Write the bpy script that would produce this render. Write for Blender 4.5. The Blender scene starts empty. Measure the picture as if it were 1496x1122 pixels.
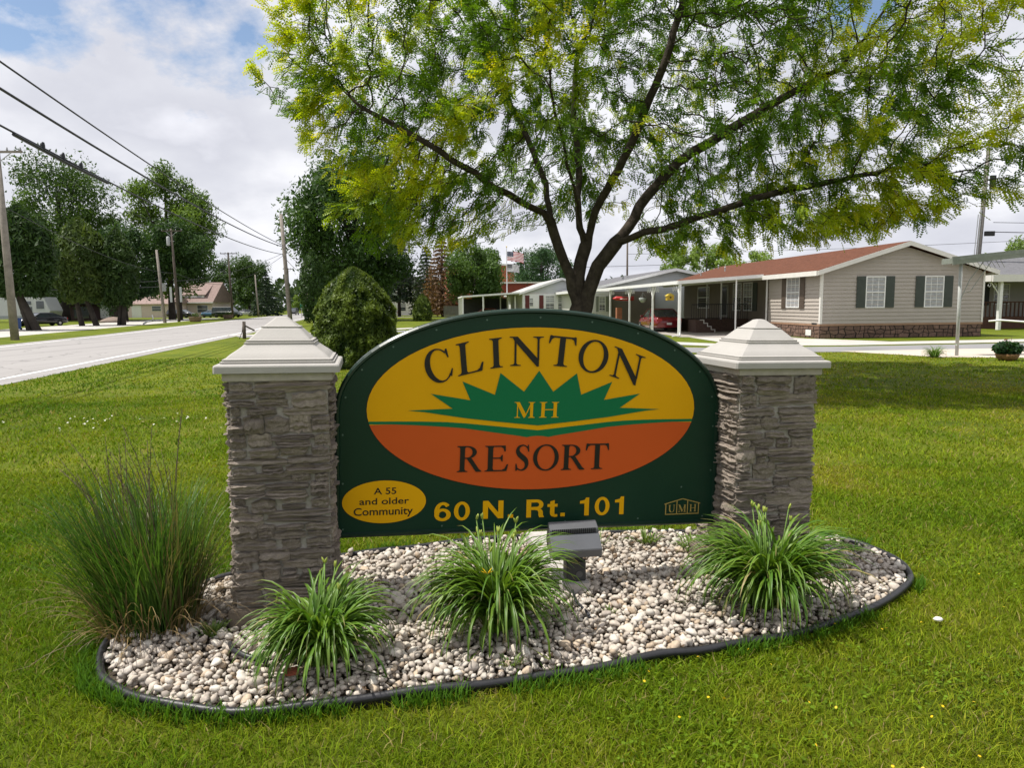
import bpy, bmesh, math, random
import numpy as np
from mathutils import Vector, Matrix, Euler
from mathutils.kdtree import KDTree
rnd = random.Random(7)
rng = np.random.default_rng(7)
R = math.radians
SC = bpy.context.scene
COL = SC.collection

# ------------------------------------------------------------------ camera
CAM_H = 1.85
PITCH, ROLL = R(6.3), 0.0095
f_ = Vector((0, math.cos(PITCH), -math.sin(PITCH)))
u0 = Vector((0, math.sin(PITCH), math.cos(PITCH)))
r0 = Vector((1, 0, 0))
cr = r0*math.cos(ROLL) - u0*math.sin(ROLL)
cu = u0*math.cos(ROLL) + r0*math.sin(ROLL)
cd = bpy.data.cameras.new('camera')
cam = bpy.data.objects.new('camera', cd); COL.objects.link(cam)
cd.sensor_width = 36; cd.lens = 25.27; cd.clip_end = 6000; cd.clip_start = 0.05
M = Matrix((cr, cu, -f_)).transposed().to_4x4(); M.translation = Vector((0, 0, CAM_H))
cam.matrix_world = M
SC.camera = cam

# ------------------------------------------------------------------ sky and sun
SUN_EL = R(66)
SUN_AZ = R(-91)            # clockwise from +Y: the sun stands to the left
W = bpy.data.worlds.new('World'); SC.world = W; W.use_nodes = True
nt = W.node_tree; nt.nodes.clear()
def N(tree, kind, **kw):
    n = tree.nodes.new(kind)
    for k, v in kw.items(): setattr(n, k, v)
    return n
def lk(tree, a, b): tree.links.new(a, b)
def mth(tree, op, a, b=None, c=None, clamp=False):
    n = N(tree, 'ShaderNodeMath', operation=op); n.use_clamp = clamp
    for i, x in enumerate((a, b, c)):
        if x is None: continue
        if isinstance(x, (int, float)): n.inputs[i].default_value = x
        else: lk(tree, x, n.inputs[i])
    return n.outputs[0]
def ramp(tree, fac, stops):
    n = N(tree, 'ShaderNodeValToRGB'); e = n.color_ramp.elements
    while len(e) < len(stops): e.new(0.5)
    for el, (p, c) in zip(e, stops):
        el.position = p; el.color = (c[0], c[1], c[2], 1) if not isinstance(c, (int, float)) else (c, c, c, 1)
    lk(tree, fac, n.inputs[0]); return n.outputs[0]
def noise(tree, vec, scale, detail=4, rough=.55, dim='3D'):
    n = N(tree, 'ShaderNodeTexNoise', noise_dimensions=dim)
    n.inputs['Scale'].default_value = scale; n.inputs['Detail'].default_value = detail; n.inputs['Roughness'].default_value = rough
    if vec is not None: lk(tree, vec, n.inputs['Vector'])
    return n.outputs['Fac']
out = N(nt, 'ShaderNodeOutputWorld')
skyn = N(nt, 'ShaderNodeTexSky', sky_type='NISHITA'); skyn.sun_disc = False
skyn.sun_elevation = SUN_EL; skyn.sun_rotation = SUN_AZ
bgs = N(nt, 'ShaderNodeBackground'); lk(nt, skyn.outputs[0], bgs.inputs[0]); bgs.inputs[1].default_value = 0.12
tc = N(nt, 'ShaderNodeTexCoord'); dirv = tc.outputs['Generated']
sp = N(nt, 'ShaderNodeSeparateXYZ'); lk(nt, dirv, sp.inputs[0])
zz = mth(nt, 'ADD', mth(nt, 'MAXIMUM', sp.outputs[2], 0.0), 0.42)
cx = mth(nt, 'DIVIDE', sp.outputs[0], zz); cy = mth(nt, 'DIVIDE', sp.outputs[1], zz)
cv = N(nt, 'ShaderNodeCombineXYZ'); lk(nt, cx, cv.inputs[0]); lk(nt, cy, cv.inputs[1])
P = cv.outputs[0]
n_edge = noise(nt, P, 4.6, 8, .62)
n_big = noise(nt, P, .8, 3, .5)
n_bel = noise(nt, P, 2.6, 6, .50)
holes = None
for d, rad in (((-.352, .858, .372), .115), ((-.312, .893, .325), .055), ((-.50, .80, .332), .075), ((.405, .855, .325), .06), ((-.53, .80, .285), .04)):
    L_ = math.sqrt(sum(q*q for q in d)); d = [q/L_ for q in d]
    vd = N(nt, 'ShaderNodeVectorMath', operation='DISTANCE'); lk(nt, dirv, vd.inputs[0]); vd.inputs[1].default_value = d
    h = mth(nt, 'SUBTRACT', 1.0, mth(nt, 'DIVIDE', vd.outputs['Value'], rad))
    holes = h if holes is None else mth(nt, 'MAXIMUM', holes, h)
holes = mth(nt, 'MAXIMUM', holes, mth(nt, 'MULTIPLY', mth(nt, 'SUBTRACT', n_big, .64), 6.0))
gap = mth(nt, 'ADD', holes, mth(nt, 'MULTIPLY', mth(nt, 'SUBTRACT', n_edge, .5), 3.6))
gapf = ramp(nt, gap, [(0.08, 0.0), (0.72, 1.0)])
ccol = ramp(nt, n_bel, [(.30, (.83, .835, .875)), (.42, (.74, .745, .785)), (.52, (.60, .61, .665)), (.60, (.55, .56, .62)), (.72, (.74, .745, .80))])
bgc = N(nt, 'ShaderNodeBackground'); lk(nt, ccol, bgc.inputs[0]); bgc.inputs[1].default_value = 1.08
mx = N(nt, 'ShaderNodeMixShader'); lk(nt, gapf, mx.inputs[0]); lk(nt, bgc.outputs[0], mx.inputs[1]); lk(nt, bgs.outputs[0], mx.inputs[2])
lk(nt, mx.outputs[0], out.inputs[0])
sd = bpy.data.lights.new('sun', 'SUN'); sd.energy = 5.0; sd.angle = R(.55); sd.color = (1, .955, .88)
sun = bpy.data.objects.new('sun', sd); COL.objects.link(sun)
sdir = Vector((math.sin(SUN_AZ)*math.cos(SUN_EL), math.cos(SUN_AZ)*math.cos(SUN_EL), math.sin(SUN_EL)))
sun.rotation_euler = sdir.to_track_quat('Z', 'Y').to_euler(); sun.location = sdir*60
SC.view_settings.view_transform = 'Standard'; SC.view_settings.look = 'None'
SC.view_settings.gamma = 1; SC.view_settings.use_curve_mapping = False
SC.view_settings.exposure = 0.25
SC.cycles.max_bounces = 6; SC.cycles.transparent_max_bounces = 8

# ------------------------------------------------------------------ materials
MATS = {}
def mat(name, col, rough=.7, var=.25, scale=6, bump=0.0, bscale=None, metal=0.0, col2=None, spec=.4, coord='Object', detail=5, trans=0.0, rndobj=0.0, coat=0.0):
    """a principled surface with noise colour variation and fine relief"""
    if name in MATS: return MATS[name]
    m = bpy.data.materials.new(name); m.use_nodes = True; t = m.node_tree; b = t.nodes['Principled BSDF']
    t_c = N(t, 'ShaderNodeTexCoord'); v = t_c.outputs[coord]
    nf = noise(t, v, scale, detail, .6)
    c2 = col2 if col2 else tuple(max(0, q*(1-var)) for q in col)
    c1 = col if col2 else tuple(min(1, q*(1+var*.6)) for q in col)
    cc = ramp(t, nf, [(.3, c2), (.7, c1)])
    if rndobj:
        oi = N(t, 'ShaderNodeObjectInfo'); hs = N(t, 'ShaderNodeHueSaturation')
        k = mth(t, 'ADD', mth(t, 'MULTIPLY', oi.outputs['Random'], rndobj*2), 1-rndobj)
        lk(t, cc, hs.inputs['Color']); lk(t, k, hs.inputs['Value']); cc = hs.outputs[0]
    lk(t, cc, b.inputs['Base Color'])
    b.inputs['Roughness'].default_value = rough; b.inputs['Metallic'].default_value = metal
    b.inputs['Specular IOR Level'].default_value = spec; b.inputs['Coat Weight'].default_value = coat
    if bump:
        bn = N(t, 'ShaderNodeBump'); bn.inputs['Strength'].default_value = min(1, bump); bn.inputs['Distance'].default_value = .02*max(1, bump)
        lk(t, noise(t, v, bscale or scale*4, 6, .6), bn.inputs['Height']); lk(t, bn.outputs[0], b.inputs['Normal'])
    MATS[name] = m; return m
def leafmat(name, rough=.5, transl=.35, spec=.3, tint=(1.25, 1.2, .55)):
    """leaves: each leaf's own colour comes with the mesh (attribute Col)"""
    if name in MATS: return MATS[name]
    m = bpy.data.materials.new(name); m.use_nodes = True; t = m.node_tree; b = t.nodes['Principled BSDF']; o = t.nodes['Material Output']
    a = N(t, 'ShaderNodeAttribute', attribute_name='Col')
    lk(t, a.outputs['Color'], b.inputs['Base Color']); b.inputs['Roughness'].default_value = rough; b.inputs['Specular IOR Level'].default_value = spec
    tr = N(t, 'ShaderNodeBsdfTranslucent')
    mc = N(t, 'ShaderNodeMix', data_type='RGBA', blend_type='MULTIPLY'); mc.inputs['Factor'].default_value = 1
    lk(t, a.outputs['Color'], mc.inputs[6]); mc.inputs[7].default_value = (*tint, 1)
    lk(t, mc.outputs[2], tr.inputs['Color'])
    s = N(t, 'ShaderNodeMixShader'); s.inputs[0].default_value = transl
    lk(t, b.outputs[0], s.inputs[1]); lk(t, tr.outputs[0], s.inputs[2]); lk(t, s.outputs[0], o.inputs['Surface'])
    MATS[name] = m; return m
def attrmat(name, rough=.8, bump=.3, bscale=60, spec=.3):
    if name in MATS: return MATS[name]
    m = bpy.data.materials.new(name); m.use_nodes = True; t = m.node_tree; b = t.nodes['Principled BSDF']
    a = N(t, 'ShaderNodeAttribute', attribute_name='Col')
    tcn = N(t, 'ShaderNodeTexCoord')
    mc = N(t, 'ShaderNodeMix', data_type='RGBA', blend_type='MULTIPLY'); mc.inputs['Factor'].default_value = .6
    lk(t, a.outputs['Color'], mc.inputs[6]); lk(t, ramp(t, noise(t, tcn.outputs['Object'], bscale, 4), [(.3, .6), (.7, 1.0)]), mc.inputs[7])
    lk(t, mc.outputs[2], b.inputs['Base Color']); b.inputs['Roughness'].default_value = rough; b.inputs['Specular IOR Level'].default_value = spec
    if bump:
        bn = N(t, 'ShaderNodeBump'); bn.inputs['Strength'].default_value = bump; bn.inputs['Distance'].default_value = .01
        lk(t, noise(t, tcn.outputs['Object'], bscale*1.5, 5), bn.inputs['Height']); lk(t, bn.outputs[0], b.inputs['Normal'])
    MATS[name] = m; return m

WHITE = mat('white_paint', (.78, .78, .77), .45, .06, 3)
GLASS = mat('window_glass', (.05, .06, .07), .08, .3, 2, spec=.8)
CURTAIN = mat('pale_curtain_glass', (.34, .35, .37), .25, .25, 9, spec=.6)
DARK = mat('dark_interior', (.02, .02, .02), .8, .3, 2)
BARK = mat('bark', (.062, .050, .040), .95, .5, 7, 1.0, 30, spec=.15)
BARKD = mat('dark_bark', (.05, .042, .035), .95, .4, 2, .6, 8)
WOODP = mat('weathered_pole_wood', (.26, .23, .20), .9, .3, 3, .5, 30)
WOODD = mat('dark_pole_wood', (.10, .08, .065), .9, .3, 3, .5, 30)
STEEL = mat('galvanised_steel', (.42, .43, .43), .45, .2, 8, metal=.6)
WIRE = mat('black_cable', (.025, .026, .035), .6, .2, 3)
RUBBER = mat('tyre_rubber', (.02, .02, .02), .85, .2, 20)
RIM = mat('alloy_rim', (.6, .6, .6), .35, .1, 20, metal=.7)

# ------------------------------------------------------------------ mesh helpers
def link(o, parent=None):
    COL.objects.link(o)
    if parent is not None: o.parent = parent
    return o
def props(o, label=None, cat=None, group=None, kind=None):
    if label: o['label'] = label
    if cat: o['category'] = cat
    if group: o['group'] = group
    if kind: o['kind'] = kind
    return o
def thing(name, loc, label, cat, rot=(0, 0, 0), group=None):
    o = bpy.data.objects.new(name, None); o.empty_display_size = .2
    COL.objects.link(o); o.location = loc; o.rotation_euler = rot
    return props(o, label, cat, group)
class MB:
    def __init__(s): s.v = []; s.f = []; s.mi = []
    def add(s, vs, fs, mi=0):
        n = len(s.v); s.v += [tuple(q) for q in vs]
        for f in fs: s.f.append(tuple(n+i for i in f)); s.mi.append(mi)
    def box(s, a, b, mi=0, mt=None):
        x0, y0, z0 = a; x1, y1, z1 = b
        vs = [(x0, y0, z0), (x1, y0, z0), (x1, y1, z0), (x0, y1, z0), (x0, y0, z1), (x1, y0, z1), (x1, y1, z1), (x0, y1, z1)]
        if mt is not None: vs = [mt @ Vector(q) for q in vs]
        s.add(vs, [(0, 3, 2, 1), (4, 5, 6, 7), (0, 1, 5, 4), (1, 2, 6, 5), (2, 3, 7, 6), (3, 0, 4, 7)], mi)
    def bar(s, p, q, w, h=None, mi=0, up=(0, 0, 1)):
        p = Vector(p); q = Vector(q); d = (q-p).normalized(); u = Vector(up)
        if abs(d.dot(u)) > .98: u = Vector((1, 0, 0))
        a = d.cross(u).normalized()*w/2; c = a.normalized().cross(d)*(h or w)/2
        vs = [p-a-c, p+a-c, p+a+c, p-a+c, q-a-c, q+a-c, q+a+c, q-a+c]
        s.add(vs, [(3, 2, 1, 0), (4, 5, 6, 7), (0, 1, 5, 4), (1, 2, 6, 5), (2, 3, 7, 6), (3, 0, 4, 7)], mi)
    def tube(s, pts, rad, n=8, mi=0, caps=True):
        pts = [Vector(q) for q in pts]
        if isinstance(rad, (int, float)): rad = [rad]*len(pts)
        base = len(s.v); prev = None
        for i, p in enumerate(pts):
            d = (pts[min(i+1, len(pts)-1)] - pts[max(i-1, 0)]).normalized()
            if prev is None:
                a = d.cross(Vector((0, 0, 1)))
                if a.length < .05: a = d.cross(Vector((1, 0, 0)))
            else: a = prev - d*prev.dot(d)
            a.normalize(); prev = a; b = d.cross(a)
            for k in range(n):
                t = 2*math.pi*k/n
                s.v.append(tuple(p + (a*math.cos(t)+b*math.sin(t))*rad[i]))
        for i in range(len(pts)-1):
            for k in range(n):
                a0 = base+i*n+k; a1 = base+i*n+(k+1) % n
                s.f.append((a0, a1, a1+n, a0+n)); s.mi.append(mi)
        if caps:
            s.f.append(tuple(base+k for k in reversed(range(n)))); s.mi.append(mi)
            s.f.append(tuple(base+(len(pts)-1)*n+k for k in range(n))); s.mi.append(mi)
    def poly_prism(s, pts, axis_vec, mi=0):
        """planar polygon (3D points) pushed along axis_vec"""
        n = len(pts); a = [Vector(q) for q in pts]; b = [q+Vector(axis_vec) for q in a]
        s.add(a+b, [tuple(range(n)), tuple(reversed(range(n, 2*n)))]+[(i, i+n, (i+1) % n+n, (i+1) % n) for i in range(n)], mi)
    def lathe(s, prof, n=16, c=(0, 0, 0), mi=0, axis='z'):
        base = len(s.v)
        for r_, z in prof:
            for k in range(n):
                t = 2*math.pi*k/n; q = (r_*math.cos(t), r_*math.sin(t), z)
                if axis == 'y': q = (q[0], q[2], q[1])
                s.v.append((c[0]+q[0], c[1]+q[1], c[2]+q[2]))
        for i in range(len(prof)-1):
            for k in range(n):
                a0 = base+i*n+k; a1 = base+i*n+(k+1) % n
                s.f.append((a0, a1, a1+n, a0+n)); s.mi.append(mi)
        s.f.append(tuple(base+k for k in reversed(range(n)))); s.mi.append(mi)
        s.f.append(tuple(base+(len(prof)-1)*n+k for k in range(n))); s.mi.append(mi)
    def build(s, name, mats, parent=None, smooth=False, bevel=0, kind=None, label=None, fixn=True):
        me = bpy.data.meshes.new(name); me.from_pydata(s.v, [], s.f)
        for m in (mats if isinstance(mats, (list, tuple)) else [mats]): me.materials.append(m)
        me.polygons.foreach_set('material_index', s.mi)
        if fixn or bevel:
            bm = bmesh.new(); bm.from_mesh(me)
            if bevel:
                es = [e for e in bm.edges if len(e.link_faces) == 2 and e.calc_face_angle(0) > .6]
                if es: bmesh.ops.bevel(bm, geom=es, offset=bevel, segments=2, affect='EDGES', clamp_overlap=True)
            bmesh.ops.recalc_face_normals(bm, faces=bm.faces); bm.to_mesh(me); bm.free()
        if smooth: me.polygons.foreach_set('use_smooth', [True]*len(me.polygons))
        me.update()
        o = bpy.data.objects.new(name, me); link(o, parent)
        return props(o, label, None, None, kind)
def np_mesh(name, V, faces, mats, col=None, smooth=False):
    """faces: list of int arrays (n,k)"""
    me = bpy.data.meshes.new(name)
    V = np.asarray(V, np.float32); me.vertices.add(len(V)); me.vertices.foreach_set('co', V.ravel())
    li = np.concatenate([f.ravel() for f in faces]).astype(np.int32)
    lt = np.concatenate([np.full(len(f), f.shape[1]) for f in faces]).astype(np.int32)
    ls = np.concatenate([[0], np.cumsum(lt)[:-1]]).astype(np.int32)
    me.loops.add(len(li)); me.loops.foreach_set('vertex_index', li)
    me.polygons.add(len(lt)); me.polygons.foreach_set('loop_start', ls); me.polygons.foreach_set('loop_total', lt)
    if smooth: me.polygons.foreach_set('use_smooth', np.ones(len(lt), bool))
    for m in (mats if isinstance(mats, (list, tuple)) else [mats]): me.materials.append(m)
    me.update(calc_edges=True)
    if col is not None:
        a = me.color_attributes.new('Col', 'FLOAT_COLOR', 'POINT')
        c = np.ones((len(V), 4), np.float32); c[:, :3] = col; a.data.foreach_set('color', c.ravel())
    me.validate(clean_customdata=False)
    return me
def np_obj(name, V, faces, mats, parent=None, col=None, smooth=False, kind=None):
    o = bpy.data.objects.new(name, np_mesh(name, V, faces, mats, col, smooth)); link(o, parent)
    return props(o, kind=kind)
def vnoise(x, y, scale, seed):
    g = np.random.default_rng(seed).random((64, 64)); X = np.asarray(x)*scale+1000.3; Y = np.asarray(y)*scale+1000.7
    xi = np.floor(X).astype(int); yi = np.floor(Y).astype(int); fx = X-xi; fy = Y-yi
    fx = fx*fx*(3-2*fx); fy = fy*fy*(3-2*fy); a = lambda i, j: g[(xi+i) % 64, (yi+j) % 64]
    return (a(0, 0)*(1-fx)+a(1, 0)*fx)*(1-fy)+(a(0, 1)*(1-fx)+a(1, 1)*fx)*fy
def rand_dirs(n):
    v = rng.normal(size=(n, 3)); return v/np.linalg.norm(v, axis=1, keepdims=True)
def norm(v): return v/np.maximum(np.linalg.norm(v, axis=-1, keepdims=True), 1e-9)
def copy_tree(o, parent=None):
    c = o.copy(); COL.objects.link(c); c.parent = parent
    for ch in list(o.children): copy_tree(ch, c)
    return c
def inpoly(x, y, poly):
    x = np.asarray(x); y = np.asarray(y); r = np.zeros(x.shape, bool); n = len(poly)
    for i in range(n):
        x0, y0 = poly[i]; x1, y1 = poly[(i+1) % n]
        c = ((y0 > y) != (y1 > y)); r ^= c & (x < (x1-x0)*(y-y0)/((y1-y0) if y1 != y0 else 1e-9)+x0)
    return r
def smooth_loop(pts, k=5):
    n = len(pts); o = []
    for i in range(n):
        p0, p1, p2, p3 = [np.array(pts[(i+j) % n]) for j in (-1, 0, 1, 2)]
        for q in range(k):
            t = q/k
            o.append(tuple(.5*((2*p1)+(-p0+p2)*t+(2*p0-5*p1+4*p2-p3)*t*t+(-p0+3*p1-3*p2+p3)*t**3)))
    return o

# ------------------------------------------------------------------ ground, roads
def ground_mat():
    m = bpy.data.materials.new('lawn_ground'); m.use_nodes = True; t = m.node_tree; b = t.nodes['Principled BSDF']
    v = N(t, 'ShaderNodeTexCoord').outputs['Object']
    fine = noise(t, v, 28, 6, .75); mid = noise(t, v, 1.1, 5, .65); big = noise(t, v, .12, 3, .5)
    c1 = ramp(t, mid, [(.3, (.069, .110, .006)), (.5, (.117, .150, .008)), (.7, (.170, .182, .015))])
    c2 = ramp(t, fine, [(.25, .42), (.55, 1.0), (.8, 1.25)])
    mm = N(t, 'ShaderNodeMix', data_type='RGBA', blend_type='MULTIPLY'); mm.inputs['Factor'].default_value = 1
    lk(t, c1, mm.inputs[6]); lk(t, c2, mm.inputs[7])
    m2 = N(t, 'ShaderNodeMix', data_type='RGBA', blend_type='MULTIPLY'); m2.inputs['Factor'].default_value = 1
    lk(t, mm.outputs[2], m2.inputs[6]); lk(t, ramp(t, big, [(.35, .82), (.65, 1.1)]), m2.inputs[7])
    lk(t, m2.outputs[2], b.inputs['Base Color']); b.inputs['Roughness'].default_value = .9; b.inputs['Specular IOR Level'].default_value = .15
    bn = N(t, 'ShaderNodeBump'); bn.inputs['Strength'].default_value = .8; bn.inputs['Distance'].default_value = .04
    lk(t, fine, bn.inputs['Height']); lk(t, bn.outputs[0], b.inputs['Normal']); return m
GM = ground_mat()
def sheet(name, pts, z, m, label=None, kind='structure', th=0):
    mb = MB()
    if th: mb.poly_prism([(x, y, z-th) for x, y in pts], (0, 0, th))
    else: mb.add([(x, y, z) for x, y in pts], [tuple(range(len(pts)))])
    o = mb.build(name, m, fixn=bool(th)); props(o, label, None, None, kind)
    if not th and o.data.polygons[0].normal.z < 0: o.data.flip_normals()
    return o
sheet('lawn', [(-2500, -400), (2500, -400), (2500, 3000), (-2500, 3000)], 0, GM, 'flat ground of mown green lawn running to the horizon')
def road_mat():
    m = bpy.data.materials.new('pale_asphalt'); m.use_nodes = True; t = m.node_tree; b = t.nodes['Principled BSDF']
    v = N(t, 'ShaderNodeTexCoord').outputs['Object']; mp = N(t, 'ShaderNodeMapping'); lk(t, v, mp.inputs['Vector']); mp.inputs['Rotation'].default_value = (0, 0, R(-10.5)); mp.inputs['Scale'].default_value = (1.1, .035, 1)
    c = ramp(t, noise(t, mp.outputs[0], 1.0, 6, .65), [(.3, (.235, .225, .22)), (.5, (.30, .287, .28)), (.72, (.335, .322, .312))])
    vo = N(t, 'ShaderNodeTexVoronoi', feature='DISTANCE_TO_EDGE'); vo.inputs['Scale'].default_value = .22
    wv = N(t, 'ShaderNodeVectorMath', operation='ADD'); lk(t, v, wv.inputs[0]); nn = N(t, 'ShaderNodeTexNoise'); nn.inputs['Scale'].default_value = 1.2; nn.inputs['Detail'].default_value = 5; lk(t, v, nn.inputs['Vector']); lk(t, nn.outputs['Color'], wv.inputs[1]); lk(t, wv.outputs[0], vo.inputs['Vector'])
    ck = ramp(t, vo.outputs['Distance'], [(.0, .62), (.012, 1.0)]); gr = ramp(t, noise(t, v, 60, 5, .7), [(.3, .86), (.7, 1.08)])
    m1 = N(t, 'ShaderNodeMix', data_type='RGBA', blend_type='MULTIPLY'); m1.inputs['Factor'].default_value = 1; lk(t, c, m1.inputs[6]); lk(t, ck, m1.inputs[7])
    m2 = N(t, 'ShaderNodeMix', data_type='RGBA', blend_type='MULTIPLY'); m2.inputs['Factor'].default_value = 1; lk(t, m1.outputs[2], m2.inputs[6]); lk(t, gr, m2.inputs[7])
    lk(t, m2.outputs[2], b.inputs['Base Color']); b.inputs['Roughness'].default_value = .9; b.inputs['Specular IOR Level'].default_value = .25; return m
ASPH = road_mat()
ASPHS = mat('grey_asphalt', (.225, .222, .228), .9, .16, .6, .25, 90, detail=8)
CONC = mat('pale_concrete', (.44, .42, .385), .9, .12, .8, .2, 60, detail=7)
CONCD = mat('driveway_concrete', (.34, .31, .28), .9, .2, .5, .2, 60, detail=7)
LINE = mat('road_paint', (.80, .80, .79), .7, .15, 3)
def strip_pts(cl, wl, wr):
    """centre line to polygon, wl to the left and wr to the right"""
    Lp, Rp = [], []
    for i, p in enumerate(cl):
        d = np.array(cl[min(i+1, len(cl)-1)])-np.array(cl[max(i-1, 0)]); d = d/np.linalg.norm(d); n = np.array([-d[1], d[0]])
        Lp.append(tuple(np.array(p)+n*wl)); Rp.append(tuple(np.array(p)-n*wr))
    return Lp, Rp
def strip(name, cl, wl, wr, z, m, label=None, th=0):
    Lp, Rp = strip_pts(cl, wl, wr); mb = MB(); n = len(cl)
    mb.add([(x, y, z) for x, y in Lp]+[(x, y, z) for x, y in Rp], [(i, n+i, n+i+1, i+1) for i in range(n-1)])
    if th:
        mb.add([(x, y, z) for x, y in Rp]+[(x, y, z-th) for x, y in Rp], [(i, n+i, n+i+1, i+1) for i in range(n-1)])
        mb.add([(x, y, z-th) for x, y in Lp]+[(x, y, z) for x, y in Lp], [(i, n+i, n+i+1, i+1) for i in range(n-1)])
    return props(mb.build(name, m, fixn=False), label, None, None, 'structure')
# right-hand edge line of the road, running away from the camera
RE = [(-7.4, -20), (-10.3, 0), (-13.45, 18.7), (-15.5, 30), (-19.3, 51.3), (-24.2, 74), (-30.5, 103), (-35.5, 128), (-41.5, 160), (-51, 215), (-68, 320), (-100, 520), (-160, 900)]
strip('main_road', RE, 9.6, .75, .008, ASPH, 'wide pale asphalt road running away on the left')
for off, nm, lb in ((.07, 'edge_line', 'white edge line on the near side of the road'), (8.55, 'edge_line', 'white edge line on the far side of the road')):
    strip(nm, [tuple(q) for q in strip_pts(RE, off, 0)[0]], .075, .075, .013, LINE, lb)
strip('cross_street', [(-36, 119), (-20, 120), (0, 122), (60, 128)], 3.2, 3.2, .007, ASPH, 'pale street turning off to the right beyond the far verge')
strip('parking_strip', [tuple(q) for q in strip_pts(RE[2:8], 19.0, 0)[0]], 5.0, 4.0, .006, CONC, 'pale concrete forecourt strip beyond the road')
# side street on the right: asphalt, white gutter on its far side, sandy shoulder on its near side
ST = [(44, 33.4), (30, 31.0), (20, 29.3), (14, 28.4), (8, 28.3), (3, 31), (0, 38), (-2, 48), (-6, 55), (-12, 48.6), (-17.4, 45.6)]
strip('side_street', ST, 1.9, 1.2, .008, ASPHS, 'grey asphalt lane crossing in front of the houses')
LK = strip_pts(ST, 1.9, 1.2)
GUT = [(44, 36.2), (30, 33.9), (20, 32.2), (14, 31.3), (9, 31.5), (6, 35), (4, 48), (-1, 61), (-8, 59.6), (-13.3, 50.3), (-18.4, 47.0)]
strip('concrete_gutter', GUT, 1.0, .95, .016, CONC, 'broad white concrete gutter along the far side of the lane')
sheet('driveway', [(9.2, 39.2), (14.9, 36.2), (14.1, 54), (8.2, 58)], .012, CONCD, 'concrete driveway under the carport')
sheet('driveway_apron', [(9.9, 32.2), (13, 32.0), (17.4, 33.0), (15.3, 36.0), (9.6, 39.2)], .009, CONC, 'pale concrete apron between carport and lane')
sheet('carport_pad', [(14.0, 23.6), (15.3, 23.2), (22, 21.2), (40, 21), (40, 29.6), (19, 27.6), (12.2, 26.8)], .010, mat('sandy_concrete', (.50, .44, .37), .9, .15, 1, .2, 60), 'sandy concrete pad under the near carport')

# ------------------------------------------------------------------ lettering
def arc_strip(cx, cy, rx, ry, ix, iy, dx, a0, a1, n=28):
    """band between an outer and an inner ellipse (inner one shifted dx), angles in degrees"""
    vs, fs = [], []
    for i in range(n+1):
        t = R(a0+(a1-a0)*i/n)
        vs += [(cx+rx*math.cos(t), cy+ry*math.sin(t)), (cx+dx+ix*math.cos(t), cy+iy*math.sin(t))]
    for i in range(n): fs.append((2*i, 2*i+1, 2*i+3, 2*i+2))
    return vs, fs
def stem(x, w, s=.10, y0=0., y1=1., top=True, bot=True, s2=None):
    s2 = s if s2 is None else s2
    p = []
    if bot: p += [(x-s, y0), (x+w+s, y0), (x+w+s, y0+.028), (x+w+.03, y0+.05), (x+w, y0+.10)]
    else: p += [(x, y0), (x+w, y0)]
    if top: p += [(x+w, y1-.10), (x+w+.03, y1-.05), (x+w+s2, y1-.028), (x+w+s2, y1), (x-s2, y1), (x-s2, y1-.028), (x-.03, y1-.05), (x, y1-.10)]
    else: p += [(x+w, y1), (x, y1)]
    if bot: p += [(x, y0+.10), (x-.03, y0+.05), (x-s, y0+.028)]
    return p, [tuple(range(len(p)))]
def pl(*p): return list(p), [tuple(range(len(p)))]
def s_shape(w):
    sp_ = [(.88*w, .80, .03), (.80*w, .90, .05), (.62*w, .965, .045), (.45*w, .965, .06), (.27*w, .90, .10), (.20*w, .77, .15), (.30*w, .64, .19), (.5*w, .53, .20), (.72*w, .41, .19), (.80*w, .26, .15), (.72*w, .11, .10), (.52*w, .035, .06), (.36*w, .04, .045), (.18*w, .11, .05), (.10*w, .24, .03)]
    vs, fs = [], []
    q = smooth_open([(a, b) for a, b, c in sp_], 3); ww = np.interp(np.linspace(0, 1, len(q)), np.linspace(0, 1, len(sp_)), [c for a, b, c in sp_])
    for i, p in enumerate(q):
        d = np.array(q[min(i+1, len(q)-1)])-np.array(q[max(i-1, 0)]); d = d/np.linalg.norm(d); n = np.array([-d[1], d[0]])*ww[i]/2
        vs += [tuple(np.array(p)+n), tuple(np.array(p)-n)]
    for i in range(len(q)-1): fs.append((2*i, 2*i+1, 2*i+3, 2*i+2))
    return vs, fs
def smooth_open(pts, k):
    pts = [np.array(p) for p in pts]; o = []
    for i in range(len(pts)-1):
        p0 = pts[max(i-1, 0)]; p1 = pts[i]; p2 = pts[i+1]; p3 = pts[min(i+2, len(pts)-1)]
        for q in range(k):
            t = q/k; o.append(tuple(.5*((2*p1)+(-p0+p2)*t+(2*p0-5*p1+4*p2-p3)*t*t+(-p0+3*p1-3*p2+p3)*t**3)))
    o.append(tuple(pts[-1])); return o
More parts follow.
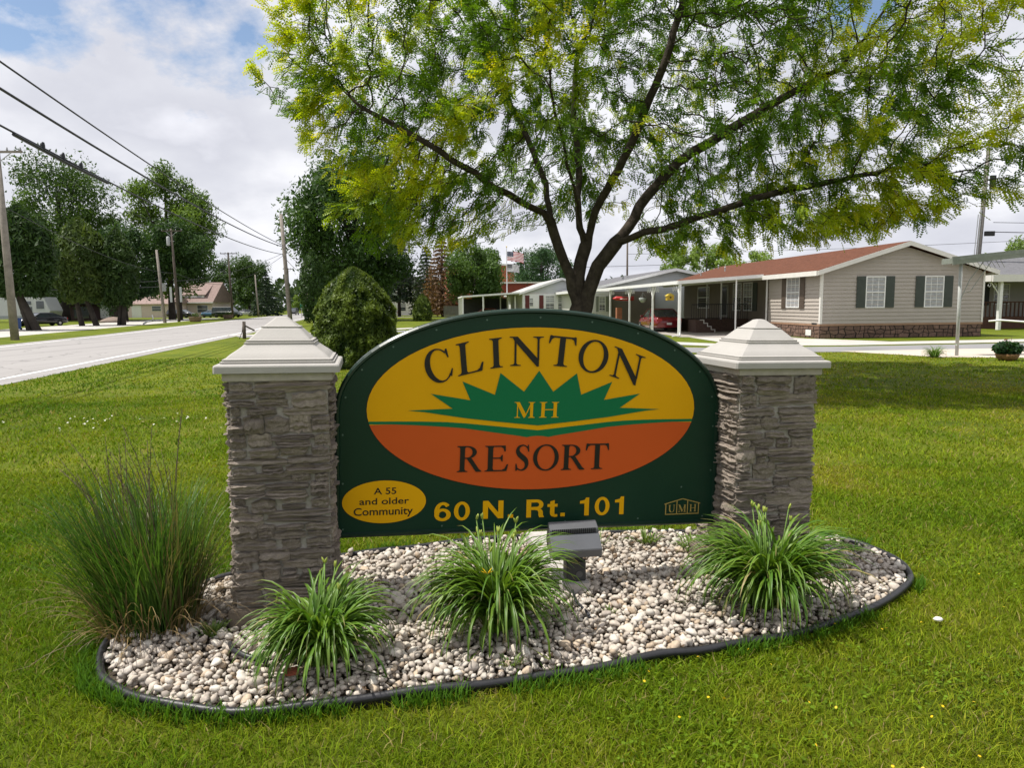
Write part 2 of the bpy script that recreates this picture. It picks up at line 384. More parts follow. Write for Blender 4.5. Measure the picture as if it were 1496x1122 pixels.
def glyph(ch):
    """serif capitals in a box of height 1; returns pieces and width"""
    if ch == 'I': return [stem(.13, .19, .12)], .45
    if ch == 'L': return [stem(.13, .18, .12), pl((.31, 0), (.80, 0), (.86, .27), (.80, .27), (.72, .10), (.62, .045), (.31, .045))], .86
    if ch == 'C': return [arc_strip(.47, .5, .47, .52, .33, .47, .06, 40, 318), pl((.80, .86), (.85, .66), (.89, .66), (.90, .93), (.84, .93)), pl((.74, .12), (.90, .32), (.93, .30), (.83, .08))], .92
    if ch == 'O': return [arc_strip(.48, .5, .48, .52, .325, .465, .0, 0, 360, 44)], .96
    if ch == 'N': return [stem(.16, .065, .14, 0, 1, False, True), pl((.0, 1), (.26, 1), (.95, .20), (.95, -.03), (.88, -.03), (.16, .85), (.10, .955), (.0, .97)), stem(.895, .065, .14, .2, 1, True, False)], 1.10
    if ch == 'T': return [stem(.36, .19, .13, 0, .96, False, True), pl((.02, 1.), (.06, 1.02), (.12, 1.0), (.80, 1.0), (.86, 1.02), (.90, 1.0), (.915, .74), (.875, .74), (.82, .90), (.74, .945), (.18, .945), (.10, .90), (.04, .74), (.0, .74))], .92
    if ch == 'E': return [stem(.12, .18, .11), pl((.30, 1), (.74, 1), (.745, .77), (.705, .77), (.66, .90), (.58, .95), (.30, .95)), pl((.30, .54), (.56, .54), (.61, .64), (.645, .64), (.645, .38), (.61, .38), (.56, .49), (.30, .49)), pl((.30, 0), (.79, 0), (.85, .27), (.80, .27), (.72, .10), (.62, .05), (.30, .05))], .86
    if ch == 'R': return [stem(.12, .18, .11), arc_strip(.38, .755, .36, .245, .20, .20, .0, -95, 90, 20), pl((.29, 1), (.385, 1), (.385, .955), (.29, .955)), pl((.29, .555), (.40, .555), (.40, .51), (.29, .51)), pl((.36, .52), (.55, .53), (.84, .10), (.93, .028), (.93, 0), (.72, 0), (.50, .33))], .94
    if ch == 'S': return [s_shape(.62), pl((.50, .90), (.545, .72), (.585, .72), (.57, .99), (.53, .99)), pl((.045, .28), (.085, .28), (.14, .09), (.09, .01), (.05, .01))], .62
    if ch == 'M': return [stem(.16, .06, .14, 0, 1, False, True), pl((.0, 1), (.30, 1), (.68, .25), (.60, .0), (.56, 0), (.17, .82), (.10, .955), (.0, .97)), pl((.60, .05), (.97, 1), (1.05, 1), (.64, .03)), stem(.92, .17, .11)], 1.24
    if ch == 'H': return [stem(.12, .18, .11), stem(.76, .18, .11), pl((.30, .54), (.76, .54), (.76, .48), (.30, .48))], 1.06
    if ch == 'U': return [stem(.12, .16, .10, .3, 1, True, False), stem(.74, .06, .12, .3, 1, True, False), arc_strip(.46, .31, .34, .33, .18, .28, .05, 180, 360, 20)], .95
def letter(ch, bl, br, tl, y, m, parent, name='letter', label=None):
    pc, w = glyph(ch); mb = MB(); bl = Vector((bl[0], bl[1])); bx = (Vector(br)-bl)/w; by = Vector(tl)-bl
    for i, (vs, fs) in enumerate(pc):
        mb.add([(bl.x+bx.x*a+by.x*b, y-.0005*i, bl.y+bx.y*a+by.y*b) for a, b in vs], fs)
    o = mb.build(name, m, parent, fixn=False)
    return props(o, label)
def sans(txt, x0, x1, zb, zt, y, m, parent, bold=.02, name='lettering', label=None, ref=None):
    """sans lettering fitted between x0..x1 and baseline zb..top zt (top of a capital)"""
    cu_ = bpy.data.curves.new('t', 'FONT'); cu_.body = txt; cu_.size = 1; cu_.offset = bold; cu_.resolution_u = 4
    o = bpy.data.objects.new('t', cu_); COL.objects.link(o); bpy.context.view_layer.update()
    me = o.to_mesh(); V = np.array([v.co[:] for v in me.vertices]); F = [tuple(p.vertices) for p in me.polygons]; o.to_mesh_clear()
    cu_.body = ref or 'H'; bpy.context.view_layer.update(); me = o.to_mesh(); h = max(v.co.y for v in me.vertices); lo_ = min(v.co.y for v in me.vertices); o.to_mesh_clear()
    bpy.data.objects.remove(o); bpy.data.curves.remove(cu_)
    a, b = V[:, 0].min(), V[:, 0].max(); mb = MB()
    mb.add([(x0+(q[0]-a)/(b-a)*(x1-x0), y, zb+(q[1]-lo_)/(h-lo_)*(zt-zb)) for q in V], F)
    o2 = mb.build(name, m, parent, fixn=False); return props(o2, label)

# ------------------------------------------------------------------ the entrance sign
A_S = R(11.5); TILT = .033
us = Vector((math.cos(A_S), math.sin(A_S), 0)); vs_ = Vector((-math.sin(A_S), math.cos(A_S), 0))
PL = Vector((-1.363, 4.21, 0))
SGN = thing('entrance_sign', PL+us*1.555+Vector((0, 0, 1.19)), 'arched dark green entrance sign with yellow and orange oval between two stone pillars', 'sign', (0, TILT, A_S))
# panel outline in the sign's own x and z
outl = [(-1.252, -.787), (1.252, -.787), (1.252, -.02)]
for i in range(1, 48):
    t = math.pi*i/48; outl.append((1.252*math.cos(t), -.02+.655*math.sin(t)**.93))
outl += [(-1.252, -.02)]
def inset(pts, d):
    o = []; n = len(pts)
    for i in range(n):
        a, b, c = [Vector(pts[(i+k) % n]) for k in (-1, 0, 1)]
        e1 = (b-a).normalized(); e2 = (c-b).normalized(); n1 = Vector((-e1.y, e1.x)); n2 = Vector((-e2.y, e2.x)); q = (n1+n2)
        o.append(tuple(b+q/max(.4, q.length_squared)*2*d))
    return o
GREENP = mat('dark_green_sign_paint', (.008, .034, .019), .35, .12, 1.5, .05, 60, spec=.22)
GREENF = mat('dark_green_frame', (.007, .026, .016), .28, .15, 3, spec=.5)
YEL = mat('sign_yellow', (.72, .365, .003), .45, .05, 1.2, spec=.12)
ORG = mat('sign_orange', (.56, .092, .016), .45, .05, 1.2, spec=.12)
GRN = mat('sign_green', (.008, .155, .058), .45, .06, 1.2, spec=.12)
BLK = mat('sign_black', (.014, .012, .011), .35, .1, 2, spec=.3)
GOLD = mat('sign_gold_line', (.36, .26, .07), .4, .1, 2, spec=.3)
mb = MB(); mb.poly_prism([(x, -.012, z) for x, z in inset(outl, .02)], (0, .05, 0)); mb.build('panel', GREENP, SGN)
mb = MB(); i1 = outl; i2 = inset(outl, .032); n = len(outl); i3 = inset(outl, .012)
V = [(x, -.030, z) for x, z in i3]+[(x, -.030, z) for x, z in inset(outl, .024)]+[(x, -.0125, z) for x, z in i2]+[(x, .055, z) for x, z in i1]+[(x, -.018, z) for x, z in i1]
F = []
for i in range(n):
    j = (i+1) % n
    F += [(i, j, n+j, n+i), (n+i, n+j, 2*n+j, 2*n+i), (4*n+i, 4*n+j, j, i), (3*n+i, 3*n+j, 4*n+j, 4*n+i)]
mb.add(V, F); mb.build('frame', GREENF, SGN)
def flat(name, pts, y, m, par=SGN, label=None):
    mb = MB(); mb.add([(x, y, z) for x, z in pts], [tuple(range(len(pts)))]); o = mb.build(name, m, par, fixn=False)
    if o.data.polygons[0].normal.y > 0: o.data.flip_normals()
    return props(o, label)
EX, EZ = 1.064, .517
ell = lambda a, b, cx=0, cz=0, n=72: [(cx+a*math.cos(2*math.pi*i/n), cz+b*math.sin(2*math.pi*i/n)) for i in range(n)]
oval = flat('oval_field', ell(EX, EZ), -.0150, YEL)
flat('oval_outline', ell(EX+.004, EZ+.004), -.0142, BLK)
def mirror(l): return l+[(-x, z) for x, z in reversed(l) if abs(x) > 1e-4]
gt = [(-1.0556, -.070), (-.87, -.0705), (-.7181, -.0723), (-.58, -.077), (-.4645, -.0855), (-.25, -.108), (0, -.1345)]
gb = [(-1.048, -.0865), (-.90, -.0885), (-.752, -.0958), (-.60, -.106), (-.465, -.1177), (-.28, -.146), (-.1173, -.1697), (-.07, -.179), (-.035, -.1725), (0, -.1705)]
GT, GB = mirror(gt), mirror(gb)
flat('orange_field', [(x, z) for x, z in GB if abs(x) < 1.047] + [(EX*math.cos(t), EZ*math.sin(t)) for t in np.linspace(R(-10.2), R(-169.8), 50)], -.0162, ORG)
mb = MB(); gbi = [(x, np.interp(x, [p[0] for p in GB], [p[1] for p in GB])) for x, z in GT]
def clipx(x, z): 
    lim = EX*math.sqrt(max(0, 1-(z/EZ)**2)); return (max(-lim, min(lim, x)), z)
V = []; F = []
xs = sorted(set([p[0] for p in GT]+[p[0] for p in GB]+[-1.0545, 1.0545])); 
for x in xs:
    for Q in (GT, GB):
        z = float(np.interp(x, [p[0] for p in Q], [p[1] for p in Q])); a = clipx(x, z); V.append((a[0], -.0172, a[1]))
for i in range(len(xs)-1): F.append((2*i, 2*i+1, 2*i+3, 2*i+2))
mb.add(V, F); mb.build('green_stripe', GRN, SGN, fixn=False)
star = [(0, .2455), (-.0948, .1123), (-.2476, .2300), (-.2798, .0925), (-.4854, .1764), (-.4340, .0590), (-.6789, .0998), (-.5433, .0072), (-.8200, -.0035), (-.72, -.013), (-.464, -.0531), (-.25, -.078), (0, -.1035)]
star = mirror(star[::-1])
from mathutils.geometry import tessellate_polygon
mb = MB(); mb.add([(x, -.0182, z) for x, z in star], [tuple(q) for q in tessellate_polygon([[Vector((x, z, 0)) for x, z in star]])]); mb.build('sunburst', GRN, SGN, fixn=False)
LT = -.0200
for ch, bl, br, tl in (('C', (-.6847, .1491), (-.5296, .1991), (-.743, .3446)), ('L', (-.5142, .2073), (-.351, .2477), (-.5329, .4041)), ('I', (-.3148, .2561), (-.2318, .2669), (-.3257, .4412)),
                       ('N', (-.1932, .2743), (.0261, .2778), (-.1954, .4573)), ('T', (.0452, .2811), (.2268, .2666), (.0609, .4694)), ('O', (.2369, .2540), (.4317, .2226), (.2753, .4560)), ('N', (.4603, .2183), (.6734, .1484), (.4924, .4066)),
                       ('R', (-.515, -.3934), (-.3563, -.3930), (-.5121, -.2286)), ('E', (-.3395, -.3935), (-.1849, -.393), (-.3373, -.2296)), ('S', (-.1471, -.395), (-.0472, -.3945), (-.1455, -.2250)), ('O', (-.0262, -.3945), (.1435, -.394), (-.0251, -.2290)), ('R', (.1571, -.3955), (.3188, -.395), (.1603, -.2305)), ('T', (.3217, -.3945), (.4807, -.394), (.3233, -.2265))):
    letter(ch, bl, br, tl, LT, BLK, SGN)
for ch, bl, br, tl in (('M', (-.1562, -.0533), (-.0184, -.0535), (-.1544, .0468)), ('H', (.0044, -.0530), (.1346, -.0530), (.0070, .0465))):
    letter(ch, bl, br, tl, LT, YEL, SGN, label='yellow letter on the green sunburst')
def bold_glyph(ch):
    """heavy grotesque figures and letters in a box of height 1"""
    if ch == '0': return [arc_strip(.36, .5, .36, .52, .165, .36, 0, 0, 360, 40)], .72
    if ch == '1': return [pl((.24, 0), (.46, 0), (.46, 1.01), (.31, 1.01), (.25, .88), (.02, .83), (.02, .68), (.24, .68))], .50
    if ch == '6': return [arc_strip(.37, .325, .37, .345, .17, .19, 0, 0, 360, 36), arc_strip(.39, .49, .39, .53, .18, .37, .0, 42, 205, 26)], .75
    if ch == 'N': return [pl((0, 0), (.19, 0), (.19, 1), (0, 1)), pl((.57, 0), (.76, 0), (.76, 1), (.57, 1)), pl((.0, 1), (.20, 1), (.76, 0), (.56, 0))], .76
    if ch == 'R': return [pl((0, 0), (.21, 0), (.21, 1), (0, 1)), arc_strip(.44, .71, .31, .29, .12, .125, 0, -90, 90, 20), pl((.2, 1), (.445, 1), (.445, .835), (.2, .835)), pl((.2, .585), (.445, .585), (.445, .42), (.2, .42)), arc_strip(.44, .27, .29, .26, .09, .13, 0, 0, 90, 12), pl((.53, .28), (.73, .28), (.735, .12), (.79, .0), (.565, 0), (.535, .12)), pl((.40, .53), (.45, .53), (.45, .40), (.40, .40))], .80
    if ch == 't': return [pl((.12, .18), (.32, .18), (.32, .93), (.12, .86)), pl((0, .56), (.45, .56), (.45, .72), (0, .72)), arc_strip(.34, .20, .22, .215, .02, .07, 0, 180, 275, 12), pl((.33, -.015), (.45, .0), (.45, .145), (.34, .13))], .46
    return [pl((0, 0), (.20, 0), (.20, .2), (0, .2))], .20
def bold_word(txt, x0, x1, zb, zt, y, m, parent, gap=.16):
    gl = [bold_glyph(c) for c in txt]; tot = sum(w for _, w in gl)+gap*(len(txt)-1); k = (x1-x0)/tot; x = x0
    for pc, w in gl:
        mb = MB()
        for i, (vs, fs) in enumerate(pc): mb.add([(x+a*k, y-.0004*i, zb+b*(zt-zb)) for a, b in vs], fs)
        props(mb.build('letter', m, parent, fixn=False), 'bold yellow character of the road address'); x += (w+gap)*k
for txt, x0, x1, zb, zt, g_ in (('60', -.649, -.425, -.703, -.586, .13), ('N.', -.342, -.145, -.700, -.584, .17), ('Rt.', -.0596, .197, -.7025, -.585, .13), ('101', .294, .604, -.703, -.584, .24)):
    bold_word(txt, x0, x1, zb, zt, -.0150, YEL, SGN, g_)
so = flat('small_oval', ell(.254, .134, -.9555, -.570), -.0150, YEL)
flat('small_oval_outline', ell(.257, .137, -.9555, -.570), -.0142, BLK)
for txt, x0, x1, zb, zt in (('A 55', -1.020, -.8835, -.5215, -.481), ('and older', -1.1066, -.8057, -.585, -.544), ('Community', -1.1406, -.7821, -.652, -.604)):
    sans(txt, x0, x1, zb, zt, -.0165, BLK, SGN, .012, label='black line of small lettering in the small oval')
mb = MB()
def lin(a, b, w=.0065, k=0):
    a = Vector(a); b = Vector(b); d = (b-a).normalized(); n_ = Vector((-d.y, d.x))*w/2
    mb.add([(q.x, -.0143-.0004*k, q.y) for q in (a-n_, b-n_, b+n_, a+n_)], [(0, 1, 2, 3)])
lin((.8956, -.715), (.8956, -.643), k=1); lin((.8847, -.646), (1.0137, -.6115), k=2); lin((1.0137, -.6115), (1.1413, -.646), k=3); lin((1.130, -.643), (1.130, -.715), k=4); lin((.892, -.715), (1.1335, -.715), k=5); lin((.9735, -.715), (.9735, -.624), k=6); lin((1.0502, -.715), (1.0502, -.624), k=7)
lg_o = mb.build('house_logo', GOLD, SGN, fixn=False)
for ch, bl, br, tl in (('U', (.912, -.702), (.9641, -.702), (.912, -.652)), ('M', (.9825, -.702), (1.043, -.702), (.9825, -.652)), ('H', (1.065, -.702), (1.116, -.702), (1.065, -.652))):
    letter(ch, bl, br, tl, -.0150, GOLD, lg_o, label='thin gold letter in the house logo')
SCREW = mat('screw_head', (.10, .16, .13), .4, .2, 40, metal=.4)
sm = MB(); sm.lathe([(.006, 0), (.006, .002), (.004, .0035), (.0005, .004)], 8, axis='y')
sc0 = None
for i in range(11):
    t = math.pi*(i+.5)/11
    p_ = (1.20*math.cos(t), -.02+.600*math.sin(t)**.93)
    if sc0 is None: sc0 = sm.build('screw', SCREW, SGN)
    o = sc0 if i == 0 else sc0.copy()
    if i: COL.objects.link(o)
    o.location = (p_[0], -.0165, p_[1])
for x, z in ((-1.205, -.15), (-1.205, -.45), (-1.205, -.735), (1.205, -.12), (1.205, -.42), (1.16, -.735), (.7, -.735), (.2, -.735), (-.35, -.735), (-.6, -.735), (1.0, -.53)):
    o = sc0.copy(); COL.objects.link(o); o.location = (x, -.0165, z)

# ------------------------------------------------------------------ stone pillars
STONE = mat('split_stone', (.50, .425, .355), .92, .4, 9, .9, 38, rndobj=.22, detail=8, col2=(.275, .23, .19), spec=.2)
MORT = mat('mortar', (.35, .325, .29), .95, .2, 14, .6, 60, spec=.15)
CAPM = mat('cast_cap', (.385, .368, .345), .75, .07, 4, .12, 90, spec=.25)
BASEM = mat('muddy_slab', (.19, .155, .12), .95, .35, 8, .6, 50, spec=.15)
stone_me = []
for k in range(12):
    r_ = np.random.default_rng(40+k); nx, nz = 7, 6; V = []; F = []
    g = r_.normal(size=(nx+1, nz+1))*.13
    row = r_.normal(size=nz+1)*.30; sl = r_.normal()*.15
    for i in range(nx+1):
        for j in range(nz+1):
            x = i/nx-.5; z = j/nz-.5
            e = min(i, nx-i)/nx*2; e2 = min(j, nz-j)/nz*2
            d = .74+g[i, j]*.8+row[j]*(.75 if 0 < j < nz else .2)+sl*x
            if e == 0 or j == 0: d *= .55
            endr = .80 if i in (0, nx) else (.94 if i in (1, nx-1) else 1); V.append((x+(r_.normal()*.03 if 0 < i < nx else r_.normal()*.025), -max(.18, d), z*endr+(r_.normal()*.05 if 0 < j < nz else r_.normal()*.06)))
    for i in range(nx):
        for j in range(nz):
            a = i*(nz+1)+j; F.append((a, a+nz+1, a+nz+2, a+1))
    nb = len(V); rim = [i*(nz+1) for i in range(nx+1)]+[nx*(nz+1)+j for j in range(1, nz+1)]+[i*(nz+1)+nz for i in range(nx-1, -1, -1)]+[j for j in range(nz-1, 0, -1)]
    for q in rim: V.append((V[q][0]*1.0, .25, V[q][2]*1.0))
    for i in range(len(rim)): j = (i+1) % len(rim); F.append((rim[j], rim[i], nb+i, nb+j))
    me = bpy.data.meshes.new('stone'); me.from_pydata(V, [], F); me.materials.append(STONE); me.update(); stone_me.append(me)
PROF = [(.331, 0), (.331, .034), (.328, .041), (.320, .046), (.299, .049), (.301, .059), (.289, .061), (.291, .072), (.276, .076), (.262, .090), (.248, .102), (.224, .119), (.203, .135), (.188, .149), (.190, .159), (.179, .161), (.181, .172), (.166, .175), (.158, .185), (.137, .207), (.113, .233), (.104, .239), (.106, .247), (.093, .249), (.076, .263), (.05, .284), (.032, .300), (.012, .304)]
def pillar(center, zt, label, tilt, seed, zb=.165):
    """zt: height of the cap's underside"""
    r_ = random.Random(seed)
    p = thing('stone_pillar', center, label, 'pillar', (0, tilt, A_S), 'stone pillars holding the entrance sign')
    c = .262
    mb = MB(); mb.box((-c, -c, zb-.02), (c, c, zt-.045)); mb.build('mortar_core', MORT, p)
    mb = MB(); mb.box((-.292, -.292, zt-.047), (.292, .292, zt-.002)); mb.build('neck_band', mat('neck_stone', (.42, .38, .34), .9, .2, 10, .3, 60), p, bevel=.004)
    mb = MB(); mb.box((-.305, -.305, .0), (.305, .305, zb-.01)); mb.build('base_slab', BASEM, p, bevel=.01)
    for f in range(4):
        rt = Matrix.Rotation(f*math.pi/2, 4, 'Z'); z = zb
        while z < zt-.055:
            h = min(r_.choice((.048, .058, .066, .075, .088, .10)), zt-.05-z)
            if zt-.05-z-h < .035: h = zt-.05-z
            x = -c-.012 if f % 2 == 0 else -c+.004; xe = -x
            while x < xe-.02:
                l = min(r_.choice((r_.uniform(.08, .18), r_.uniform(.15, .36))), xe-x)
                if xe-x-l < .07: l = xe-x
                parts = [(z, h)] if h < .072 or r_.random() < .45 else [(z, h*.5), (z+h*.5, h*.5)]
                for zz_, hh in parts:
                    o = bpy.data.objects.new('stone', r_.choice(stone_me)); COL.objects.link(o); o.parent = p
                    flip = r_.choice((1, -1)); th = r_.uniform(.024, .044)
                    lo = Matrix.Translation((x+l/2, -c, zz_+hh/2+r_.uniform(-.008, .008))) @ Matrix.Rotation(r_.uniform(-.035, .035), 4, 'Y') @ Matrix.Diagonal(((l-r_.choice((-.004, .012, .035))), th, (hh*1.06-r_.choice((0, 0, .002, .012))), 1))
                    o.matrix_local = rt @ lo
                x += l
            z += h
    cap_ = MB(); V = []; F = []; nseg = len(PROF)
    for r_c, z in PROF:
        b = min(.010, r_c*.3)
        for sx, sy in ((-1, -1), (1, -1), (1, 1), (-1, 1)):
            first = (sx*r_c, sy*(r_c-b)); second = (sx*(r_c-b), sy*r_c)
            if sx*sy > 0: first, second = first, second
            else: first, second = second, first
            V += [(*first, zt+z), (*second, zt+z)] 
    for i in range(nseg-1):
        for k in range(8):
            a = i*8+k; b_ = i*8+(k+1) % 8; F.append((a, b_, b_+8, a+8))
    F.append(tuple(range(7, -1, -1))); F.append(tuple((nseg-1)*8+k for k in range(8)))
    cap_.add(V, F); cap_.build('cap', CAPM, p)
    return p
pillar(PL, 1.492, 'left stone pillar with white pyramid cap beside the tall ornamental grass', .014, 3)
pillar(PL+us*3.05, 1.435, 'right stone pillar with white pyramid cap in front of the beige house', .018, 8, .14)

# ------------------------------------------------------------------ gravel bed and its edging
BED0 = [(-2.074, 3.42), (-1.906, 3.257), (-1.665, 3.134), (-1.272, 3.055), (-.942, 3.088), (-.612, 3.162), (-.299, 3.228), (.026, 3.309), (.333, 3.389), (.697, 3.513), (.958, 3.573), (1.239, 3.666), (1.625, 3.804), (1.978, 3.989), (2.331, 4.244), (2.584, 4.512), (2.683, 4.793), (2.65, 5.085), (2.518, 5.286), (2.334, 5.404), (1.905, 5.552), (.814, 5.533), (.268, 5.481), (-.265, 5.382), (-.774, 5.24), (-1.039, 5.143), (-1.553, 4.918), (-1.972, 4.637), (-2.193, 4.246), (-2.236, 3.793)]
BED = smooth_loop(BED0, 4)
SOIL = mat('dark_soil', (.075, .058, .042), .95, .4, 12, .6, 50)
GB_ = sheet('gravel_bed', BED, .012, SOIL, 'rounded bed of pale river pebbles around the sign')
def pebble_ramp(t, fac):
    return ramp(t, fac, [(0, (.30, .26, .22)), (.2, (.50, .46, .41)), (.45, (.60, .55, .49)), (.62, (.46, .41, .36)), (.78, (.66, .63, .58)), (.9, (.46, .33, .21)), (1, (.35, .31, .28))])
PCOL = np.array([(.42, .37, .33), (.56, .50, .44), (.62, .56, .49), (.64, .59, .53), (.47, .42, .37), (.54, .48, .42), (.68, .64, .58), (.58, .52, .46), (.52, .42, .32), (.60, .55, .50)])*np.array([1.0, .985, .95])
pm = bpy.data.materials.new('pebble_stone'); pm.use_nodes = True; t = pm.node_tree; b = t.nodes['Principled BSDF']
oi = N(t, 'ShaderNodeObjectInfo'); pr = N(t, 'ShaderNodeValToRGB'); pr.color_ramp.interpolation = 'CONSTANT'
while len(pr.color_ramp.elements) < 10: pr.color_ramp.elements.new(.5)
for i, e in enumerate(pr.color_ramp.elements): e.position = i/10; e.color = (*PCOL[i], 1)
lk(t, oi.outputs['Random'], pr.inputs[0]); tcn = N(t, 'ShaderNodeTexCoord')
mc = N(t, 'ShaderNodeMix', data_type='RGBA', blend_type='MULTIPLY'); mc.inputs['Factor'].default_value = .6
lk(t, pr.outputs[0], mc.inputs[6]); lk(t, ramp(t, noise(t, tcn.outputs['Object'], 3, 5), [(.3, .6), (.7, 1.0)]), mc.inputs[7]); lk(t, mc.outputs[2], b.inputs['Base Color']); b.inputs['Roughness'].default_value = .8; b.inputs['Specular IOR Level'].default_value = .3
PEBS = attrmat('pebble_mix', .8, .25, 70)
def ico(sub):
    bm = bmesh.new(); bmesh.ops.create_icosphere(bm, subdivisions=sub, radius=1); v = np.array([q.co[:] for q in bm.verts]); bm.verts.index_update(); f = np.array([[q.index for q in p.verts] for p in bm.faces]); bm.free(); return v, f
IV, IF = ico(2)
def pebble_shape(seed):
    r_ = np.random.default_rng(seed); v = IV.copy()
    for _ in range(9):                       # flattened facets, as broken river stones have
        d = r_.normal(size=3); d /= np.linalg.norm(d); h = v@d; lim = r_.uniform(.42, .85); k = h > lim; v[k] -= np.outer((h[k]-lim)*.85, d)
    v /= np.abs(v).max(); v *= np.array([1.05, r_.uniform(.6, .95), r_.uniform(.5, .8)]); v += (vnoise(v[:, 0]*2+seed, v[:, 1]*2+v[:, 2], 1.5, seed)[:, None]-.5)*.12*v
    return v
PSH = [pebble_shape(100+k) for k in range(14)]
IV1, IF1 = ico(1)
def pebble_lo(seed):
    r_ = np.random.default_rng(seed); v = IV1*(1+r_.normal(size=(len(IV1), 1))*.08)
    for _ in range(5):
        d = r_.normal(size=3); d /= np.linalg.norm(d); h = v@d; lim = r_.uniform(.45, .85); k = h > lim; v[k] -= np.outer((h[k]-lim)*.85, d)
    v = v/np.abs(v).max()
    return v*np.array([1, r_.uniform(.62, .9), r_.uniform(.5, .75)])
PSL = [pebble_lo(300+k) for k in range(14)]
bedA = np.array(BED)
def rand_rot(n, flat=.5):
    a = rng.uniform(0, 2*np.pi, n); tx = rng.normal(size=n)*flat; ty = rng.normal(size=n)*flat
    ca, sa = np.cos(a), np.sin(a); Rz = np.zeros((n, 3, 3)); Rz[:, 0, 0] = ca; Rz[:, 0, 1] = -sa; Rz[:, 1, 0] = sa; Rz[:, 1, 1] = ca; Rz[:, 2, 2] = 1
    Rx = np.zeros((n, 3, 3)); Rx[:, 0, 0] = 1; Rx[:, 1, 1] = np.cos(tx); Rx[:, 1, 2] = -np.sin(tx); Rx[:, 2, 1] = np.sin(tx); Rx[:, 2, 2] = np.cos(tx)
    Ry = np.zeros((n, 3, 3)); Ry[:, 1, 1] = 1; Ry[:, 0, 0] = np.cos(ty); Ry[:, 0, 2] = np.sin(ty); Ry[:, 2, 0] = -np.sin(ty); Ry[:, 2, 2] = np.cos(ty)
    return np.einsum('nij,njk,nkl->nil', Rz, Rx, Ry)
pts = []
for layer, (sp_, zc, s0, s1) in enumerate(((.040, .028, .018, .027), (.044, .050, .0185, .028), (.10, .068, .019, .030))):
    gx, gy = np.meshgrid(np.arange(-2.3, 2.75, sp_), np.arange(3.0, 5.6, sp_)); gx[::2] += sp_*.5; jt = .36 if layer < 2 else .5; x = gx.ravel()+rng.uniform(-jt, jt, gx.size)*sp_; y = gy.ravel()+rng.uniform(-jt, jt, gx.size)*sp_
    k = inpoly(x, y, BED0); x, y = x[k], y[k]
    s = np.exp(rng.normal(np.log((s0*s1)**.5), .30, len(x))).clip(s0*.6, s1*1.5); z = zc+.012*vnoise(x, y, 3, 5)+rng.uniform(-.008, .008, len(x))
    pts.append(np.c_[x, y, z, s])
pb = np.concatenate(pts)
def in_box(x, y, c, h):
    d = np.c_[x-c.x, y-c.y]; a = d@np.array(us[:2]); b_ = d@np.array(vs_[:2]); return (abs(a) < h) & (abs(b_) < h)
PR = PL+us*3.05
keep = ~(in_box(pb[:, 0], pb[:, 1], PL, .32) | in_box(pb[:, 0], pb[:, 1], PR, .32))
# thin the stones out by the footing slab of the floodlight
SLAB = [(.094, 5.35), (.29, 5.377), (.476, 4.329), (.302, 4.291)]
keep &= ~inpoly(pb[:, 0], pb[:, 1], SLAB)
# keep clear of the edging
from_edge = np.min(np.hypot(pb[:, None, 0]-bedA[None, :, 0], pb[:, None, 1]-bedA[None, :, 1]), axis=1); keep &= from_edge > .045
pb = pb[keep]
score = pb[:, 3]/np.hypot(pb[:, 0], pb[:, 1]); score[pb[:, 2] < .045] *= .2
order = np.argsort(-score); big, rest = order[:285], order[285:]
peb_me = []
for k in range(14):
    me = np_mesh('pebble', PSH[k], [IF], pm, None, False); peb_me.append(me)
rr = rand_rot(len(big), .35)
for q, i in enumerate(big):
    o = bpy.data.objects.new('pebble', peb_me[q % 14]); COL.objects.link(o); o.parent = GB_
    m4 = Matrix(rr[q].tolist()).to_4x4(); o.matrix_local = Matrix.Translation(pb[i, :3].tolist()) @ m4 @ Matrix.Scale(float(pb[i, 3]), 4)
near = pb[rest, 1] < 9
V = []; F = []; Cc = []; off = 0
rr = rand_rot(len(rest), .4)
sh = rng.integers(0, 14, len(rest))
for k in range(14):
    q = np.where(sh == k)[0]; d = pb[rest[q]]
    v = np.einsum('nij,vj->nvi', rr[q], PSL[k])*d[:, 3][:, None, None]+d[:, None, :3]
    F.append((IF1[None]+(off+np.arange(len(q))*len(IV1))[:, None, None]).reshape(-1, 3)); V.append(v.reshape(-1, 3)); off += len(q)*len(IV1)
    c = PCOL[rng.integers(0, 10, len(q))]*rng.uniform(.75, 1.1, (len(q), 1)); Cc.append(np.repeat(c, len(IV1), 0))
o = np_obj('gravel', np.concatenate(V), F, PEBS, GB_, np.concatenate(Cc), False, 'stuff'); props(o, 'pale rounded gravel filling the bed')
n = 260; x = rng.uniform(-2.2, 2.6, n); y = rng.uniform(3.1, 5.5, n); x = np.r_[x, rng.normal(.9, .35, 120)]; y = np.r_[y, rng.normal(5.05, .22, 120)]; k = inpoly(x, y, BED0); x, y = x[k], y[k]; n = len(x)
lv = np.array([(-1, 0, 0), (0, -.35, .12), (1, 0, .05), (0, .35, .1)]); V = np.einsum('nij,vj->nvi', rand_rot(n, .45), lv)*rng.uniform(.008, .026, n)[:, None, None]+np.c_[x, y, np.full(n, .082)][:, None]
o = np_obj('leaf_litter', V.reshape(-1, 3), [np.arange(n*4).reshape(-1, 4)], attrmat('dry_leaf', .9, .2, 50), GB_, np.repeat(np.array((.15, .095, .055))*rng.uniform(.4, 1.6, (n, 1)), 4, 0), False, 'stuff')
EDGE = mat('black_plastic_edging', (.022, .022, .025), .42, .3, 6, .15, 30, spec=.45)
mb = MB(); ring = [(x, y, .046+.005*math.sin(i*.37)+.004*math.sin(i*.9)) for i, (x, y) in enumerate(BED)]
mb.tube(ring+[ring[0]], .021, 10, caps=False)
n = len(BED)
